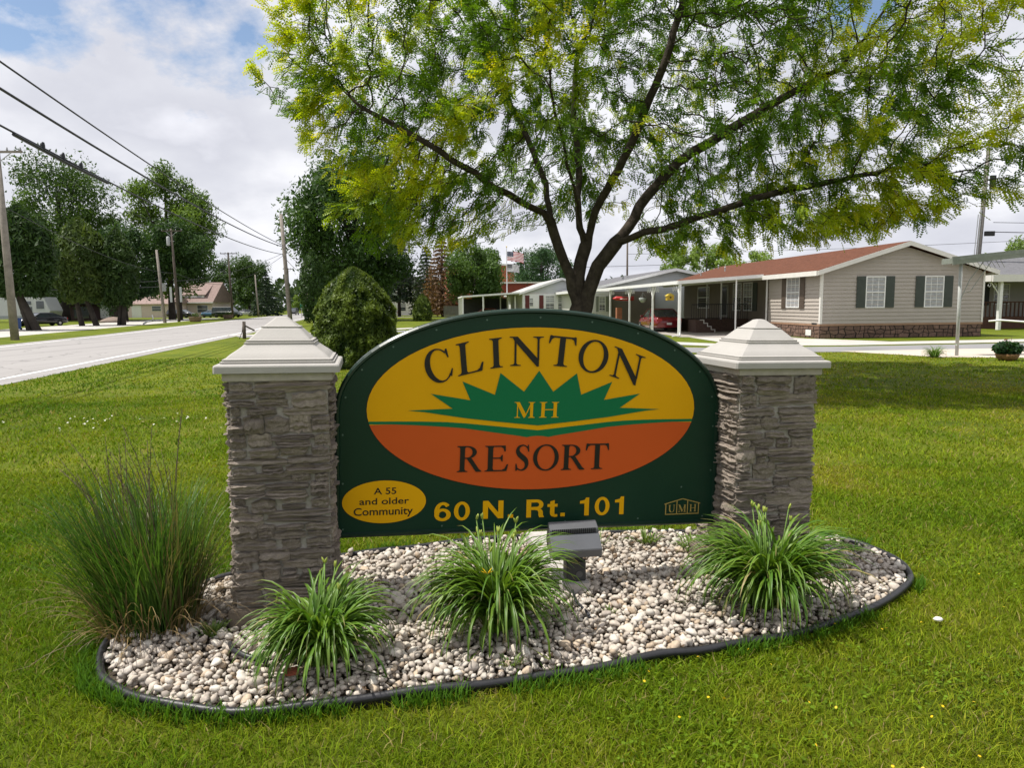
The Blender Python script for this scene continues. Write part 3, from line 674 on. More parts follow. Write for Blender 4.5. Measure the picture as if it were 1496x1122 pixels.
mb.add([(x, y, .05) for x, y in BED]+[(x, y, -.03) for x, y in BED], [(i, (i+1) % n, n+(i+1) % n, n+i) for i in range(n)])
ed = mb.build('garden_edging', EDGE, smooth=True); props(ed, 'black plastic edging hose curving around the pebble bed', 'edging')

# ------------------------------------------------------------------ blade plants
LEAFM = leafmat('blade_leaf', .42, .30, .4)
def blades(base, az, elev, L, bend, wid, nseg=8, fold=.35, tipdroop=1.0, pw=1.35):
    """arching blades as numpy arrays: returns verts (n, (nseg+1)*3, 3) and quads for one blade"""
    n = len(L); t = np.linspace(0, 1, nseg+1)
    ang = elev[:, None]-bend[:, None]*t[None]**pw*tipdroop
    ds = L[:, None]/nseg
    r_ = np.cumsum(np.c_[np.zeros(n), np.cos(ang[:, :-1])*ds], 1); z = np.cumsum(np.c_[np.zeros(n), np.sin(ang[:, :-1])*ds], 1)
    w = wid[:, None]*np.minimum(1, .45+2.2*t)[None]*np.minimum(1, (1-t)**.6*1.6+.02)[None]
    ca, sa = np.cos(az), np.sin(az)
    side = np.stack([-sa, ca, np.zeros(n)], -1)
    P = base[:, None]+np.stack([ca[:, None]*r_, sa[:, None]*r_, z], -1)
    up = np.stack([-np.sin(ang)*ca[:, None], -np.sin(ang)*sa[:, None], np.cos(ang)], -1)
    A = P+side[:, None]*w[..., None]*.5+up*w[..., None]*fold; B = P; Cc = P-side[:, None]*w[..., None]*.5+up*w[..., None]*fold
    V = np.stack([A, B, Cc], 2).reshape(n, -1, 3)
    q = []
    for i in range(nseg):
        for k in (0, 1): q.append((3*i+k, 3*i+k+1, 3*i+k+4, 3*i+k+3))
    return V, np.array(q)
def bladecol(n, nv, c0, c1, tipc=None, seg=3):
    t = rng.random((n, 1, 1)); c = np.array(c0)*(1-t)+np.array(c1)*t; c = np.repeat(c, nv, 1)
    return c*rng.uniform(.8, 1.15, (n, 1, 1))
def daylily(loc, nb, L, spread, label, seed, buds=5, flower=False, lean=(0, 0)):
    p = thing('daylily_plant', loc, label, 'plant', group='daylilies in the pebble bed')
    p.scale = (.84, .84, .95)
    n = nb; az = rng.uniform(0, 2*np.pi, n); rad = np.sqrt(rng.random(n))*.11*spread
    base = np.c_[np.cos(az)*rad, np.sin(az)*rad, np.zeros(n)]; az2 = az+rng.normal(size=n)*.55
    k = rng.random(n)
    elev = R(90)-R(30)*k**1.1+rng.normal(size=n)*.10; ln = L*rng.uniform(.50, 1.08, n); bend = R(98)+R(105)*rng.random(n)*(.5+.75*k); az2 = az2+.35*np.sin(az2*2+seed)+.25*np.cos(az*3+seed*2); wid = rng.uniform(.012, .024, n)
    V, q = blades(base, az2, elev, ln, bend, wid, 9, .28, 1.0, 1.55)
    V[..., 0] += lean[0]*V[..., 2]**1.3; V[..., 1] += lean[1]*V[..., 2]**1.3; V[..., 2] = np.maximum(V[..., 2], .012+.01*rng.random(V.shape[:2]))
    nv = V.shape[1]; c = bladecol(n, nv, (.060, .150, .014), (.145, .245, .028))
    dead = rng.random(n) < .022; c[dead] = np.array((.36, .29, .13))
    tipd = (rng.random(n) < .3)[:, None, None]*np.clip((np.repeat(np.linspace(0, 1, 10), 3)-.86)/.14, 0, 1)[None, :, None]; c = c*(1-tipd)+np.array((.34, .26, .11))*tipd
    # the widest front leaves are parts of their own, the rest is one mass
    fr = np.argsort(-(wid*(.6-.5*np.sin(az2))))[:45]; mask = np.ones(n, bool); mask[fr] = False
    for i in fr: np_obj('leaf', V[i], [q], LEAFM, p, c[i], True)
    m = np.where(mask)[0]
    np_obj('foliage', V[m].reshape(-1, 3), [(q[None]+(np.arange(len(m))*nv)[:, None, None]).reshape(-1, 4)], LEAFM, p, c[m].reshape(-1, 3), True, 'stuff')
    r_ = random.Random(seed); ST_ = mat('flower_stalk', (.15, .26, .05), .6, .2, 20); BU = mat('flower_bud', (.30, .36, .06), .5, .3, 30); FLW = mat('yellow_petal', (.72, .45, .01), .5, .15, 30)
    for i in range(buds):
        a = r_.uniform(0, 6.28); h = L*r_.uniform(.62, .85); x1, y1 = math.cos(a)*.13, math.sin(a)*.13-.03
        mb = MB(); mb.tube([(x1*.3, y1*.3, .02), (x1*.7, y1*.7, h*.6), (x1, y1, h)], .0035, 5); st_ = mb.build('flower_stalk', ST_, p, True)
        mb = MB()
        for j in range(3):
            d = Vector((r_.uniform(-.5, .5), r_.uniform(-.5, .5), .9)).normalized(); q0 = Vector((x1, y1, h-.01))
            mb.tube([q0, q0+d*.012, q0+d*.028, q0+d*.040], [.002, .007, .006, .001], 6)
        mb.build('flower_bud', BU, st_, True)
    if flower:
        mb = MB()
        for j in range(6):
            a = j*math.pi/3; q0 = Vector((-.06, -.17, L*.50)); d = Vector((math.cos(a), math.sin(a)*.5-.4, .55)).normalized(); s_ = d.cross(Vector((0, 0, 1))).normalized()*.009
            mb.add([q0, q0+d*.025-s_, q0+d*.05, q0+d*.025+s_], [(0, 1, 2, 3)])
        mb.build('flower', FLW, p, fixn=False)
    return p
daylily((-.98, 3.47, .06), 520, .62, 1.0, 'daylily clump with arching leaves in front of the left pillar', 1, 3, lean=(.05, -.05))
daylily((-.09, 3.80, .06), 560, .80, .8, 'tallest daylily clump in front of the sign, with one yellow flower', 2, 9, True, lean=(.0, -.05))
daylily((1.50, 4.10, .06), 660, .78, 1.25, 'broad daylily clump in front of the right pillar', 3, 9, lean=(.06, -.05))
# tall ornamental grass on the left
def ornamental_grass(loc):
    p = thing('ornamental_grass', loc, 'tall wispy ornamental grass clump left of the left stone pillar', 'ornamental grass')
    n = 1150; az = rng.uniform(0, 2*np.pi, n); rad = np.sqrt(rng.random(n))*.24; base = np.c_[np.cos(az)*rad, np.sin(az)*rad*.8, np.zeros(n)]
    az2 = az+rng.normal(size=n)*.6; k = rng.random(n)
    elev = R(90)-R(26)*k+rng.normal(size=n)*.05; L = rng.uniform(.45, 1.0, n); bend = R(6)+R(62)*rng.random(n)**2.0; wid = rng.uniform(.004, .0085, n)
    V, q = blades(base, az2, elev, L, bend, wid, 7, .2, 1.0, 1.7); V[..., 0] -= .13*V[..., 2]**1.5
    nv = V.shape[1]; c = bladecol(n, nv, (.036, .105, .013), (.090, .175, .024)); d = (rng.random(n) < .10) | ((base[:, 0] > .14) & (rng.random(n) < .55)); c[d] = c[d]*.3+np.array((.15, .105, .055))*.8
    np_obj('foliage', V.reshape(-1, 3), [(q[None]+(np.arange(n)*nv)[:, None, None]).reshape(-1, 4)], LEAFM, p, c.reshape(-1, 3), True, 'stuff')
    # dry thatch round the foot, and long pale blades arching out low
    n = 260; az = rng.uniform(0, 2*np.pi, n); base = np.c_[np.cos(az)*.26, np.sin(az)*.22, np.zeros(n)]
    V, q = blades(base, az+rng.normal(size=n)*.4, R(70)+rng.normal(size=n)*.25, rng.uniform(.18, .62, n), R(70)+rng.random(n), rng.uniform(.003, .006, n), 7, .2)
    V[..., 2] = np.maximum(V[..., 2], .01); nv = V.shape[1]; c = bladecol(n, nv, (.30, .22, .10), (.16, .11, .06))
    np_obj('dry_blade', V.reshape(-1, 3), [(q[None]+(np.arange(n)*nv)[:, None, None]).reshape(-1, 4)], LEAFM, p, c.reshape(-1, 3), True, 'stuff')
    # flowering stems with feathery heads
    SEED = mat('seed_head', (.12, .10, .055), .9, .3, 30)
    for i in range(30):
        a = rng.uniform(0, 6.28); b0 = np.array([math.cos(a)*.15, math.sin(a)*.12, 0]); tall = rng.uniform(.88, 1.17); ln = rng.uniform(-.34, .10)
        if i < 2: ln = .06+.02*i; tall = 1.24
        ax = b0[0]+ln*.6; pts_ = [(b0[0]+(ax-b0[0])*t**1.6+ln*.45*t**4, b0[1]+math.sin(a)*.12*t, tall*t-.10*abs(ln)*t**5) for t in np.linspace(0, 1, 8)]
        mb = MB(); mb.tube(pts_, [.0024]*6+[.002, .001], 4); stp = mb.build('flower_stalk', SEED, p, True)
        mb = MB()
        for j in range(26):
            t = .80+.20*j/26; c0 = np.array([np.interp(t*7, range(8), [q_[m] for q_ in pts_]) for m in range(3)]); d = rand_dirs(1)[0]*.016*(1.15-.8*(j/26)); d[2] = abs(d[2])*1.4+.008
            e = np.cross(d, rand_dirs(1)[0]); e = e/np.linalg.norm(e)*.0022
            mb.add([c0-e, c0+e, c0+d], [(0, 1, 2)])
        mb.build('seed_head', SEED, stp, fixn=False)
ornamental_grass((-2.06, 3.93, .03))
# small weeds sprouting between the pebbles
def weed(loc, label, size, n, wide):
    p = thing('weed', loc, label, 'weed', group='weeds sprouting in the pebble bed')
    az = rng.uniform(0, 2*np.pi, n); rad = rng.random(n)*size*.7; base = np.c_[np.cos(az)*rad, np.sin(az)*rad*.7, np.zeros(n)]
    V, q = blades(base, az, R(40)+rng.random(n)*.8, rng.uniform(.4, 1, n)*size, R(40)+rng.random(n), rng.uniform(.5, 1, n)*wide, 4, .15)
    nv = V.shape[1]; c = bladecol(n, nv, (.075, .16, .025), (.17, .24, .05))
    np_obj('foliage', V.reshape(-1, 3), [(q[None]+(np.arange(n)*nv)[:, None, None]).reshape(-1, 4)], LEAFM, p, c.reshape(-1, 3), True, 'stuff')
for q in (((.99, 5.25, .06), 'light green weeds under the sign to the right of the floodlight', .13, 60, .016), ((1.30, 5.1, .06), 'bushy weed tuft beside the foot of the right pillar', .15, 60, .016), ((-1.66, 3.80, .05), 'small green weeds at the left corner of the left pillar', .11, 60, .014),
          ((.62, 5.2, .06), 'grassy sprouts just right of the floodlight head', .20, 26, .010), ((-.02, 3.42, .055), 'tiny weed by the front edging below the tallest daylily', .07, 28, .012), ((2.45, 5.02, .055), 'small weeds at the right end of the edging', .11, 40, .010), ((.55, 4.02, .055), 'tiny weed among the pebbles in front of the floodlight', .06, 18, .012), ((-.3, 5.0, .05), 'leafy sprouts behind the tallest daylily under the sign', .2, 50, .015)):
    weed(*q)

# ------------------------------------------------------------------ floodlight on its slab
sl = sheet('concrete_slab', SLAB, .115, mat('slab_concrete', (.46, .43, .40), .9, .25, 6, .35, 60), None, None, th=.10)
props(sl, 'narrow grey concrete slab lying in the pebbles under the floodlight', 'slab')
BRZ = mat('bronze_grey_metal', (.115, .12, .13), .42, .12, 5, .04, 60, metal=.25, spec=.5)
BRZD = mat('dark_fixture_metal', (.03, .032, .034), .5, .2, 5)
fl = thing('floodlight', (.385, 4.40, .118), 'dark grey floodlight on a post aimed at the sign', 'floodlight', (0, 0, R(9)))
mb = MB(); mb.box((-.062, -.05, 0), (.062, .05, .125)); post = mb.build('junction_box', BRZD, fl, bevel=.004)
mb = MB(); mb.lathe([(.022, -.002), (.022, 0), (.019, .001)], 18, (.018, -.052, .045), axis='y'); mb.build('cover_disc', mat('disc_edge', (.07, .072, .075), .4, .1, 9), post)
mb = MB(); mb.poly_prism([(-.05, -.04, .127), (.05, -.04, .127), (.032, -.04, .155), (-.032, -.04, .155)], (0, .08, 0)); mb.tube([(0, 0, .15), (0, 0, .205)], [.024, .03], 10); mb.build('neck', BRZD, fl)
hd = thing_hd = bpy.data.objects.new('lamp_head', None)
# head profile in (y, z); it looks up at the sign (away from the camera)
hp = [(-.125, .045), (-.118, -.055), (-.02, -.115), (.10, -.045), (.155, .075), (.05, .135)]
bpy.data.objects.remove(hd)
mt = Matrix.Translation((-.01, .02, .262)) @ Matrix.Diagonal((.98, .82, .82, 1))
def prof_prism(mb, pr, x0, x1, mi=0): mb.poly_prism([(mt @ Vector((x0, y, z))) for y, z in pr], (x1-x0, 0, 0), mi)
mb = MB(); prof_prism(mb, [(-.155, -.050), (-.062, .045), (-.02, .045), (.0, -.08), (-.06, -.13), (-.145, -.112)], -.158, .158); housing = mb.build('lamp_housing', BRZ, fl, bevel=.003)
mb = MB(); prof_prism(mb, [(-.058, .048), (-.054, .082), (.025, .125), (.11, -.03), (.06, -.10), (.004, -.08), (-.016, .048)], -.154, .154); mb.build('lamp_hood', BRZ, fl, bevel=.003)
mb = MB(); mb.add([mt @ Vector(q) for q in ((-.14, .112, -.022), (.14, .112, -.022), (.14, .036, .112), (-.14, .036, .112))], [(0, 1, 2, 3)]); mb.build('lens', GLASS, fl, fixn=False)
for k in range(23):
    x = -.138+.276*k/22; mb = MB(); a, b_ = Vector((x, -.046, .0905)), Vector((x, .046, .146))
    mb = MB(); mb.bar(mt @ Vector((x, -.0605, .050)), mt @ Vector((x, -.0565, .086)), .0068, .006); mb.build('vent_slot', mat('slot_black', (.004, .004, .004), .9, .1, 5), housing)
wire_b = MB(); wire_b.tube([(.36, 4.25, .10), (.37, 4.12, .085), (.42, 4.0, .075), (.44, 3.92, .06)], .008, 6); o = wire_b.build('power_cable', WIRE, smooth=True); props(o, 'short black cable trailing from the floodlight slab into the pebbles', 'cable')
mb = MB(); mb.tube([(-1.50, 3.62, .085), (-1.45, 3.53, .095), (-1.36, 3.46, .098), (-1.24, 3.43, .082)], .014, 6); o = mb.build('plastic_scrap', EDGE, smooth=True); props(o, 'piece of black plastic hose half buried among pebbles at front left', 'hose')
mb = MB(); mb.box((-.035, -.02, -.012), (.035, .02, .016)); o = mb.build('brick_chip', mat('red_brick_chip', (.32, .09, .05), .9, .3, 30, .4, 80), bevel=.006); o.location = (-1.08, 3.30, .095); o.rotation_euler = (.3, .2, .7); props(o, 'red brick chip lying on the pebbles near the front edging', 'brick')

# ------------------------------------------------------------------ grass
def grass(nm, y0, y1, dens, h, w, seed, xl=.78, segs=2):
    area = xl*(y1*y1-y0*y0); n = int(area*dens); y = np.sqrt(rng.uniform(y0*y0, y1*y1, n)); x = rng.uniform(-1, 1, n)*xl*y
    k = ~inpoly(x, y, BED0)
    k &= x > np.interp(y, [q[1] for q in RE], [q[0] for q in RE])+.75
    k &= ~inpoly(x, y, [(14.0, 23.6), (15.3, 23.2), (22, 21.2), (40, 21), (40, 29.6), (12.2, 26.8)])
    k &= ~(in_box(x, y, PL, .3) | in_box(x, y, PR, .3)); x, y = x[k], y[k]
    k = rng.random(len(x)) < .35+.9*vnoise(x, y, 1.7, 3); x, y = x[k], y[k]; n = len(x)
    lush = vnoise(x, y, .55, 11)*.6+vnoise(x, y, 2.3, 12)*.4+.20*np.clip(.4-x*.35, 0, 1)-.08*(x > 1.5)
    az = rng.uniform(0, 2*np.pi, n); hh = h*rng.uniform(.35, 1.1, n)*(.75+.55*lush); lean = rng.uniform(.3, 2.0, n)*hh
    ca, sa = np.cos(az), np.sin(az); ww = w*rng.uniform(.7, 1.3, n)
    tw = az+rng.normal(size=n)*.9+np.pi/2; sx, sy = np.cos(tw)*ww/2, np.sin(tw)*ww/2
    z0 = np.full(n, -.004)
    b1 = np.c_[x-sx, y-sy, z0]; b2 = np.c_[x+sx, y+sy, z0]
    mx_, my_ = x+ca*lean*.35, y+sa*lean*.35; m1 = np.c_[mx_-sx*.8, my_-sy*.8, hh*.62]; m2 = np.c_[mx_+sx*.8, my_+sy*.8, hh*.62]
    tp = np.c_[x+ca*lean, y+sa*lean, hh]
    V = np.stack([b1, b2, m2, m1, tp], 1).reshape(-1, 3); i = np.arange(n)*5
    Q = np.c_[i, i+1, i+2, i+3]; T = np.c_[i+3, i+2, i+4]
    g1, g2, g3 = np.array((.066, .142, .005)), np.array((.156, .222, .008)), np.array((.268, .260, .024))
    v = np.clip(lush+rng.normal(size=n)*.16, 0, 1)[:, None]
    c = np.where(v > .5, g2+(g1-g2)*(v-.5)*2, g3+(g2-g3)*v*2)*rng.uniform(.55, 1.5, (n, 1))
    dry = rng.random(n) < .05+.10*(lush < .35); c[dry] = np.array((.34, .27, .11))*rng.uniform(.7, 1.1, (dry.sum(), 1))
    return V, Q, T, np.repeat(c, 5, 0)
Vs, Qs, Ts, Cs, off = [], [], [], [], 0
for a in (('g', 2.3, 4.8, 13500, .044, .0046, 1), ('g', 4.8, 8.0, 5200, .042, .0070, 2), ('g', 8.0, 15, 1100, .045, .012, 3), ('g', 15, 26.2, 170, .05, .024, 4)):
    V, Q, T, c = grass(*a); Vs.append(V); Qs.append(Q+off); Ts.append(T+off); Cs.append(c); off += len(V)
# longer tufts against the edging
be = np.array(smooth_loop(BED0, 12)); cen = be.mean(0); dd = norm(be-cen); n = 5200; ii = rng.integers(0, len(be), n); rr_ = rng.uniform(.03, .11, n)
x = be[ii, 0]+dd[ii, 0]*rr_+rng.normal(size=n)*.01; y = be[ii, 1]+dd[ii, 1]*rr_+rng.normal(size=n)*.01; kk = vnoise(x, y, 3.5, 21) > .35; x, y = x[kk], y[kk]; n = len(x)
az = rng.uniform(0, 2*np.pi, n); hh = rng.uniform(.05, .105, n); ca, sa = np.cos(az), np.sin(az); sx, sy = -sa*.0027, ca*.0027; lean = hh*rng.uniform(.2, .9, n)
V = np.stack([np.c_[x-sx, y-sy, 0*x], np.c_[x+sx, y+sy, 0*x], np.c_[x+ca*lean*.4+sx, y+sa*lean*.4+sy, hh*.65], np.c_[x+ca*lean*.4-sx, y+sa*lean*.4-sy, hh*.65], np.c_[x+ca*lean, y+sa*lean, hh]], 1).reshape(-1, 3); i = np.arange(n)*5
Vs.append(V); Qs.append(np.c_[i, i+1, i+2, i+3]+off); Ts.append(np.c_[i+3, i+2, i+4]+off); Cs.append(np.repeat(np.array((.07, .16, .014))*rng.uniform(.7, 1.35, (n, 1)), 5, 0)); off += len(V)
GRM = leafmat('grass_blade', .6, .35, .08, (1.2, 1.15, .4))
go = np_obj('grass', np.concatenate(Vs), [np.concatenate(Qs), np.concatenate(Ts)], GRM, None, np.concatenate(Cs), False, 'stuff'); props(go, 'mown green lawn grass with yellowish patches')
# clover and tiny yellow flowers in the right-hand lawn
n = 9000; y = np.sqrt(rng.uniform(2.4**2, 7.5**2, n)); x = rng.uniform(-.2, .76, n)*y; k = (~inpoly(x, y, BED0)) & (vnoise(x, y, 1.3, 31)+rng.normal(size=len(x))*.12 > .52) & (x > .4); x, y = x[k], y[k]; n = len(x)
Vc, Fc, Cc = [], [], []; o_ = 0
hex_ = np.array([(math.cos(i*math.pi/3), math.sin(i*math.pi/3), 0) for i in range(6)])
cx_ = np.repeat(np.c_[x, y], 3, 0)+rng.normal(size=(n*3, 2))*.012; s = rng.uniform(.005, .010, n*3); z = rng.uniform(.018, .036, n*3); nrm = rand_rot(n*3, .35)
V = np.einsum('nij,vj->nvi', nrm, hex_)*s[:, None, None]+np.c_[cx_, z][:, None]; f6 = np.arange(6)[None]+(np.arange(n*3)*6)[:, None]
c = np.repeat(np.array((.125, .205, .014))*rng.uniform(.6, 1.35, (n*3, 1)), 6, 0)
o = np_obj('clover', V.reshape(-1, 3), [f6], GRM, None, c, False, 'stuff'); props(o, 'clover leaves scattered through the lawn at lower right')
n = 42; y = np.sqrt(rng.uniform(2.5**2, 4.6**2, n)); x = rng.uniform(.15, .72, n)*y; k = ~inpoly(x, y, [(q[0]*1.05, q[1]*1.0) for q in BED0]); x, y = x[k], y[k]; n = len(x)
V = np.einsum('nij,vj->nvi', rand_rot(n, .4), hex_)*.0065+np.c_[x, y, np.full(n, .062)][:, None]
o = np_obj('wildflower', V.reshape(-1, 3), [np.arange(6)[None]+(np.arange(n)*6)[:, None]], leafmat('yellow_wildflower', .5, .2), None, np.repeat(np.array([[.75, .50, .01]]), n*6, 0), False, 'stuff'); props(o, 'tiny yellow wildflowers dotted in the lawn at lower right')
n = 60; x = rng.normal(-6.6, 1.1, n); y = rng.normal(11.3, .45, n); V = np.einsum('nij,vj->nvi', rand_rot(n, .4), hex_)*.016+np.c_[x, y, np.full(n, .06)][:, None]
o = np_obj('clover_flower', V.reshape(-1, 3), [np.arange(6)[None]+(np.arange(n)*6)[:, None]], leafmat('white_clover_flower', .6, .2), None, np.repeat(np.array([[.66, .66, .55]]), n*6, 0), False, 'stuff'); props(o, 'white clover flowers dotted in the lawn at left')
mb = MB(); mb.lathe([(.004, 0), (.02, .004), (.024, .012), (.016, .02), (.003, .023)], 9); o = mb.build('white_stone', mat('white_pebble', (.75, .74, .70), .7, .1, 20), smooth=True); o.location = (2.42, 3.93, .03); o.scale = (1.2, .8, 1); props(o, 'single white stone lying in the grass right of the bed', 'stone')

# ------------------------------------------------------------------ the big honey locust
LOC = leafmat('locust_leaf', .5, .48, .25, (1.35, 1.25, .5))
def compound_template(pairs=5):
    V, F = [], []
    for i in range(pairs):
        t = .15+.80*i/(pairs-1); l_ = .24*(1-.35*abs(2*t-1.05)); w_ = .17
        for s_ in (-1, 1):
            b = (t, 0, 0); tip = (t+.07, s_*l_, -.05); m1 = (t-.02+.035*1, s_*l_*.5, -.01); m2 = (t+w_+.03, s_*l_*.55, -.02)
            n = len(V); V += [b, m1, tip, m2]; F.append((n, n+1, n+2, n+3))
    return np.array(V), np.array(F)
CT_V, CT_F = compound_template()
def grow_tree(seeds, attract, step=.32, di=2.6, dk=.5, maxit=140):
    """space colonisation: limbs reach out for the points of the crown"""
    nodes = []; par = []
    for pl_, p0 in seeds:
        prev = p0
        for q in pl_:
            if prev is not None and prev >= 0:
                a = np.array(nodes[prev]); b = np.array(q); k = max(1, int(np.linalg.norm(b-a)/step))
                for j in range(1, k+1): nodes.append(tuple(a+(b-a)*j/k)); par.append(prev); prev = len(nodes)-1
            else: nodes.append(tuple(q)); par.append(-1); prev = len(nodes)-1
    att = [tuple(a) for a in attract]
    for it in range(maxit):
        kd = KDTree(len(nodes))
        for i, q in enumerate(nodes): kd.insert(q, i)
        kd.balance(); pull = {}; keep_ = []
        for a in att:
            co, i, d = kd.find(a)
            if d < dk: continue
            keep_.append(a)
            if d < di: pull.setdefault(i, []).append(((a[0]-co[0])/d, (a[1]-co[1])/d, (a[2]-co[2])/d))
        att = keep_
        if not pull: di *= 1.3; 
        if not att or di > 9: break
        for i, l in pull.items():
            v = np.sum(l, 0)+rng.normal(size=3)*.18*len(l); q = np.linalg.norm(v)
            if q < 1e-4: continue
            nn = tuple(np.array(nodes[i])+v/q*step); nodes.append(nn); par.append(i)
    return np.array(nodes), np.array(par)
def branch_mesh(nodes, par, r_tip=.008, expo=2.25, rmax=None, soft=1.0):
    n = len(nodes); kids = [[] for _ in range(n)]
    for i, p in enumerate(par):
        if p >= 0: kids[p].append(i)
    rad = np.zeros(n)
    for i in range(n-1, -1, -1):
        rad[i] = (sum(rad[k]**expo for k in kids[i]))**(1/expo) if kids[i] else r_tip
        rad[i] = max(rad[i], r_tip)
    if rmax: rad *= 1; rad = np.where(rad > r_tip*3, r_tip*3+(rad-r_tip*3)*(rmax-r_tip*3)/max(1e-6, rad.max()-r_tip*3), rad)
    if soft != 1: rad = np.where(rad > r_tip*2.5, np.maximum(r_tip*2.5, rad.max()*(rad/rad.max())**soft), rad)
    mb = MB(); stack = [(i, None) for i in range(n) if par[i] < 0]
    while stack:
        s0, p = stack.pop(); ch = [s0]
        while kids[ch[-1]]:
            ks = sorted(kids[ch[-1]], key=lambda k: -rad[k])
            for k in ks[1:]: stack.append((k, ch[-1]))
            ch.append(ks[0])
        pts_ = ([nodes[p]] if p is not None else [])+[nodes[c] for c in ch]; rr = ([min(rad[p]*.8, rad[ch[0]]*1.25)] if p is not None else [])+[rad[c] for c in ch]
        if len(pts_) < 2: continue
        big_ = max(rr); mb.tube(pts_, rr, 12 if big_ > .12 else (7 if big_ > .04 else 4), caps=False)
    return mb, rad, kids
def honey_locust():
    p = thing('honey_locust_tree', (1.6, 17, 0), 'large spreading honey locust tree with yellow-green tips behind the sign', 'tree')
    O_ = np.array((1.6, 17, 0))
    c = np.array((3.3, 17.3, 7.9)); rad = np.array((8.7, 5.4, 6.4)); A = []
    while len(A) < 5200:
        q = rng.uniform(-1, 1, 3); d = np.linalg.norm(q)
        if d > 1 or rng.random() > .22+.78*d**1.3: continue
        w = c+q*rad
        low = 2.9+.8*vnoise(w[0], w[1], .5, 9)+.55*max(0, (abs(w[0]-1.6)-5)/4)
        if abs(w[0]-1.7) < 1.6 and w[2] < 4.3: continue
        if w[2] < low: continue
        if w[0] < -1.2 and w[2] > 8.2+.55*(w[0]+5.2): pass
        if vnoise(w[0]+w[1]*.5, w[2], .55, 17) < .22: continue
        A.append(w)
    A = np.array(A)
    # drooping lower fringes seen in the photograph: far left and far right
    ex = []
    for cc, rr_, k in (((-2.0, 16, 3.9), (2.1, 1.6, .9), 260), ((.2, 15.4, 4.3), (1.2, 1.2, .6), 60), ((7.6, 16.2, 4.0), (2.6, 1.8, .8), 240), ((10.6, 16.5, 4.7), (1.7, 1.5, .8), 150), ((12.2, 16.8, 6.2), (1.2, 1.3, 1.6), 120), ((-4.6, 16.6, 7.3), (1.0, 1.4, 1.7), 120), ((4.6, 15.8, 3.5), (1.6, 1.3, .6), 110), ((12.4, 17, 5.1), (1.1, .6, .25), 45)):
        ex.append(np.array(cc)+rand_dirs(k)*rng.random((k, 1))**.33*np.array(rr_))
    A = np.concatenate([A]+ex)
    Z = 17.0
    P3 = lambda l, y0, y1: [(x, y0+(y1-y0)*i/max(1, len(l)-1), z) for i, (x, z) in enumerate(l)]
    nodes = [(1.55, 17, -.1)]
    seeds = []
    # each limb starts from a node index; built step by step so that indexes are known
    def addl(S, pl_, start):
        S.append((pl_, start))
    n_, p_ = [], []
    def lay(pl_, start, step=.25):
        prev = start
        for q in pl_:
            q = np.array(q)
            if prev < 0: n_.append(q); p_.append(-1); prev = len(n_)-1; continue
            a = n_[prev]; k = max(1, int(np.linalg.norm(q-a)/step))
            for j in range(1, k+1): n_.append(a+(q-a)*j/k+rng.normal(size=3)*.012); p_.append(prev); prev = len(n_)-1
        return prev
    t1 = lay([(1.55, 17, -.1), (1.56, 17, .8), (1.58, 17, 1.7)], -1)
    l1 = lay([(1.37, 17.0, 2.5), (1.09, 16.9, 3.16), (.91, 16.85, 3.75)], t1)
    lay([(.82, 17.0, 4.61), (.55, 17.3, 5.4), (.1, 17.8, 6.5), (-.4, 18.3, 7.6)], l1)
    lay([(.75, 16.6, 3.9), (.23, 16.2, 4.1), (-.3, 15.9, 4.35), (-1.0, 15.7, 4.8), (-2.0, 15.6, 5.4), (-3.2, 15.8, 6.1)], l1)
    m1 = lay([(1.6, 17.1, 2.5), (1.75, 17.2, 3.21)], t1)
    lay([(1.9, 17.0, 3.7), (2.05, 16.7, 4.2), (2.4, 16.3, 4.8), (2.8, 16.0, 5.7), (3.2, 15.8, 6.7), (3.6, 15.6, 8)], m1)
    lay([(1.63, 17.5, 3.7), (1.64, 17.9, 4.5), (1.72, 18.3, 5.2), (1.6, 18.6, 6.5), (1.7, 18.9, 8)], m1)
    r1 = lay([(1.70, 16.98, 1.45), (1.80, 16.95, 2.1), (2.03, 16.9, 2.72), (2.41, 16.8, 3.24)], 3)
    lay([(2.71, 17.0, 3.6), (3.18, 17.3, 4.34), (4.02, 17.7, 5.2), (5.3, 18.1, 6.0), (6.8, 18.4, 6.9), (8.2, 18.6, 7.6)], r1)
    lay([(3.0, 16.4, 3.42), (3.41, 16.2, 3.5), (4.2, 16, 3.75), (5.3, 15.9, 4.1), (6.4, 15.9, 4.35), (8.2, 16.1, 4.7)], r1)
    lay([(1.62, 16.75, 3.7), (1.45, 16.2, 4.2), (1.15, 15.5, 5.0), (.8, 14.7, 6.1)], m1)
    nodes, par = [tuple(q) for q in n_], list(p_)
    # grow
    N2, P2 = grow_from(nodes, par, A)
    mbr, rd, kids = branch_mesh(N2, P2, .0070, 2.08, .315, 1.42)
    o = mbr.build('trunk', BARK, p, True, fixn=False); o.matrix_parent_inverse = Matrix.Translation(-Vector(O_)); props(o, 'dark forking trunk with its limbs and twigs')
    # leaves on the twigs
    tw = np.where(rd < .024)[0]; tw = tw[[N2[i][2] > 2.4 for i in tw]]
    cnt = 6.3; m = int(len(tw)*cnt); wt = .15+np.clip(vnoise(N2[tw, 0]+N2[tw, 1]*.7, N2[tw, 2]+N2[tw, 1]*.5, 1.4, 61)-.35, 0, 1)*2.2; pick = rng.choice(tw, m, p=wt/wt.sum()); base = N2[pick]+rng.normal(size=(m, 3))*.07; ok_ = ~((base[:, 2] < 3.55) & (base[:, 0] > -1.0) & (base[:, 0] < 1.15)); base = base[ok_]; pick = pick[ok_]; m = len(base)
    gd = norm(N2[pick]-N2[np.maximum(P2[pick], 0)]+1e-6); outw = norm((base-np.array((1.6, 17.2, 5.5)))*np.array((1, 1, .4)))
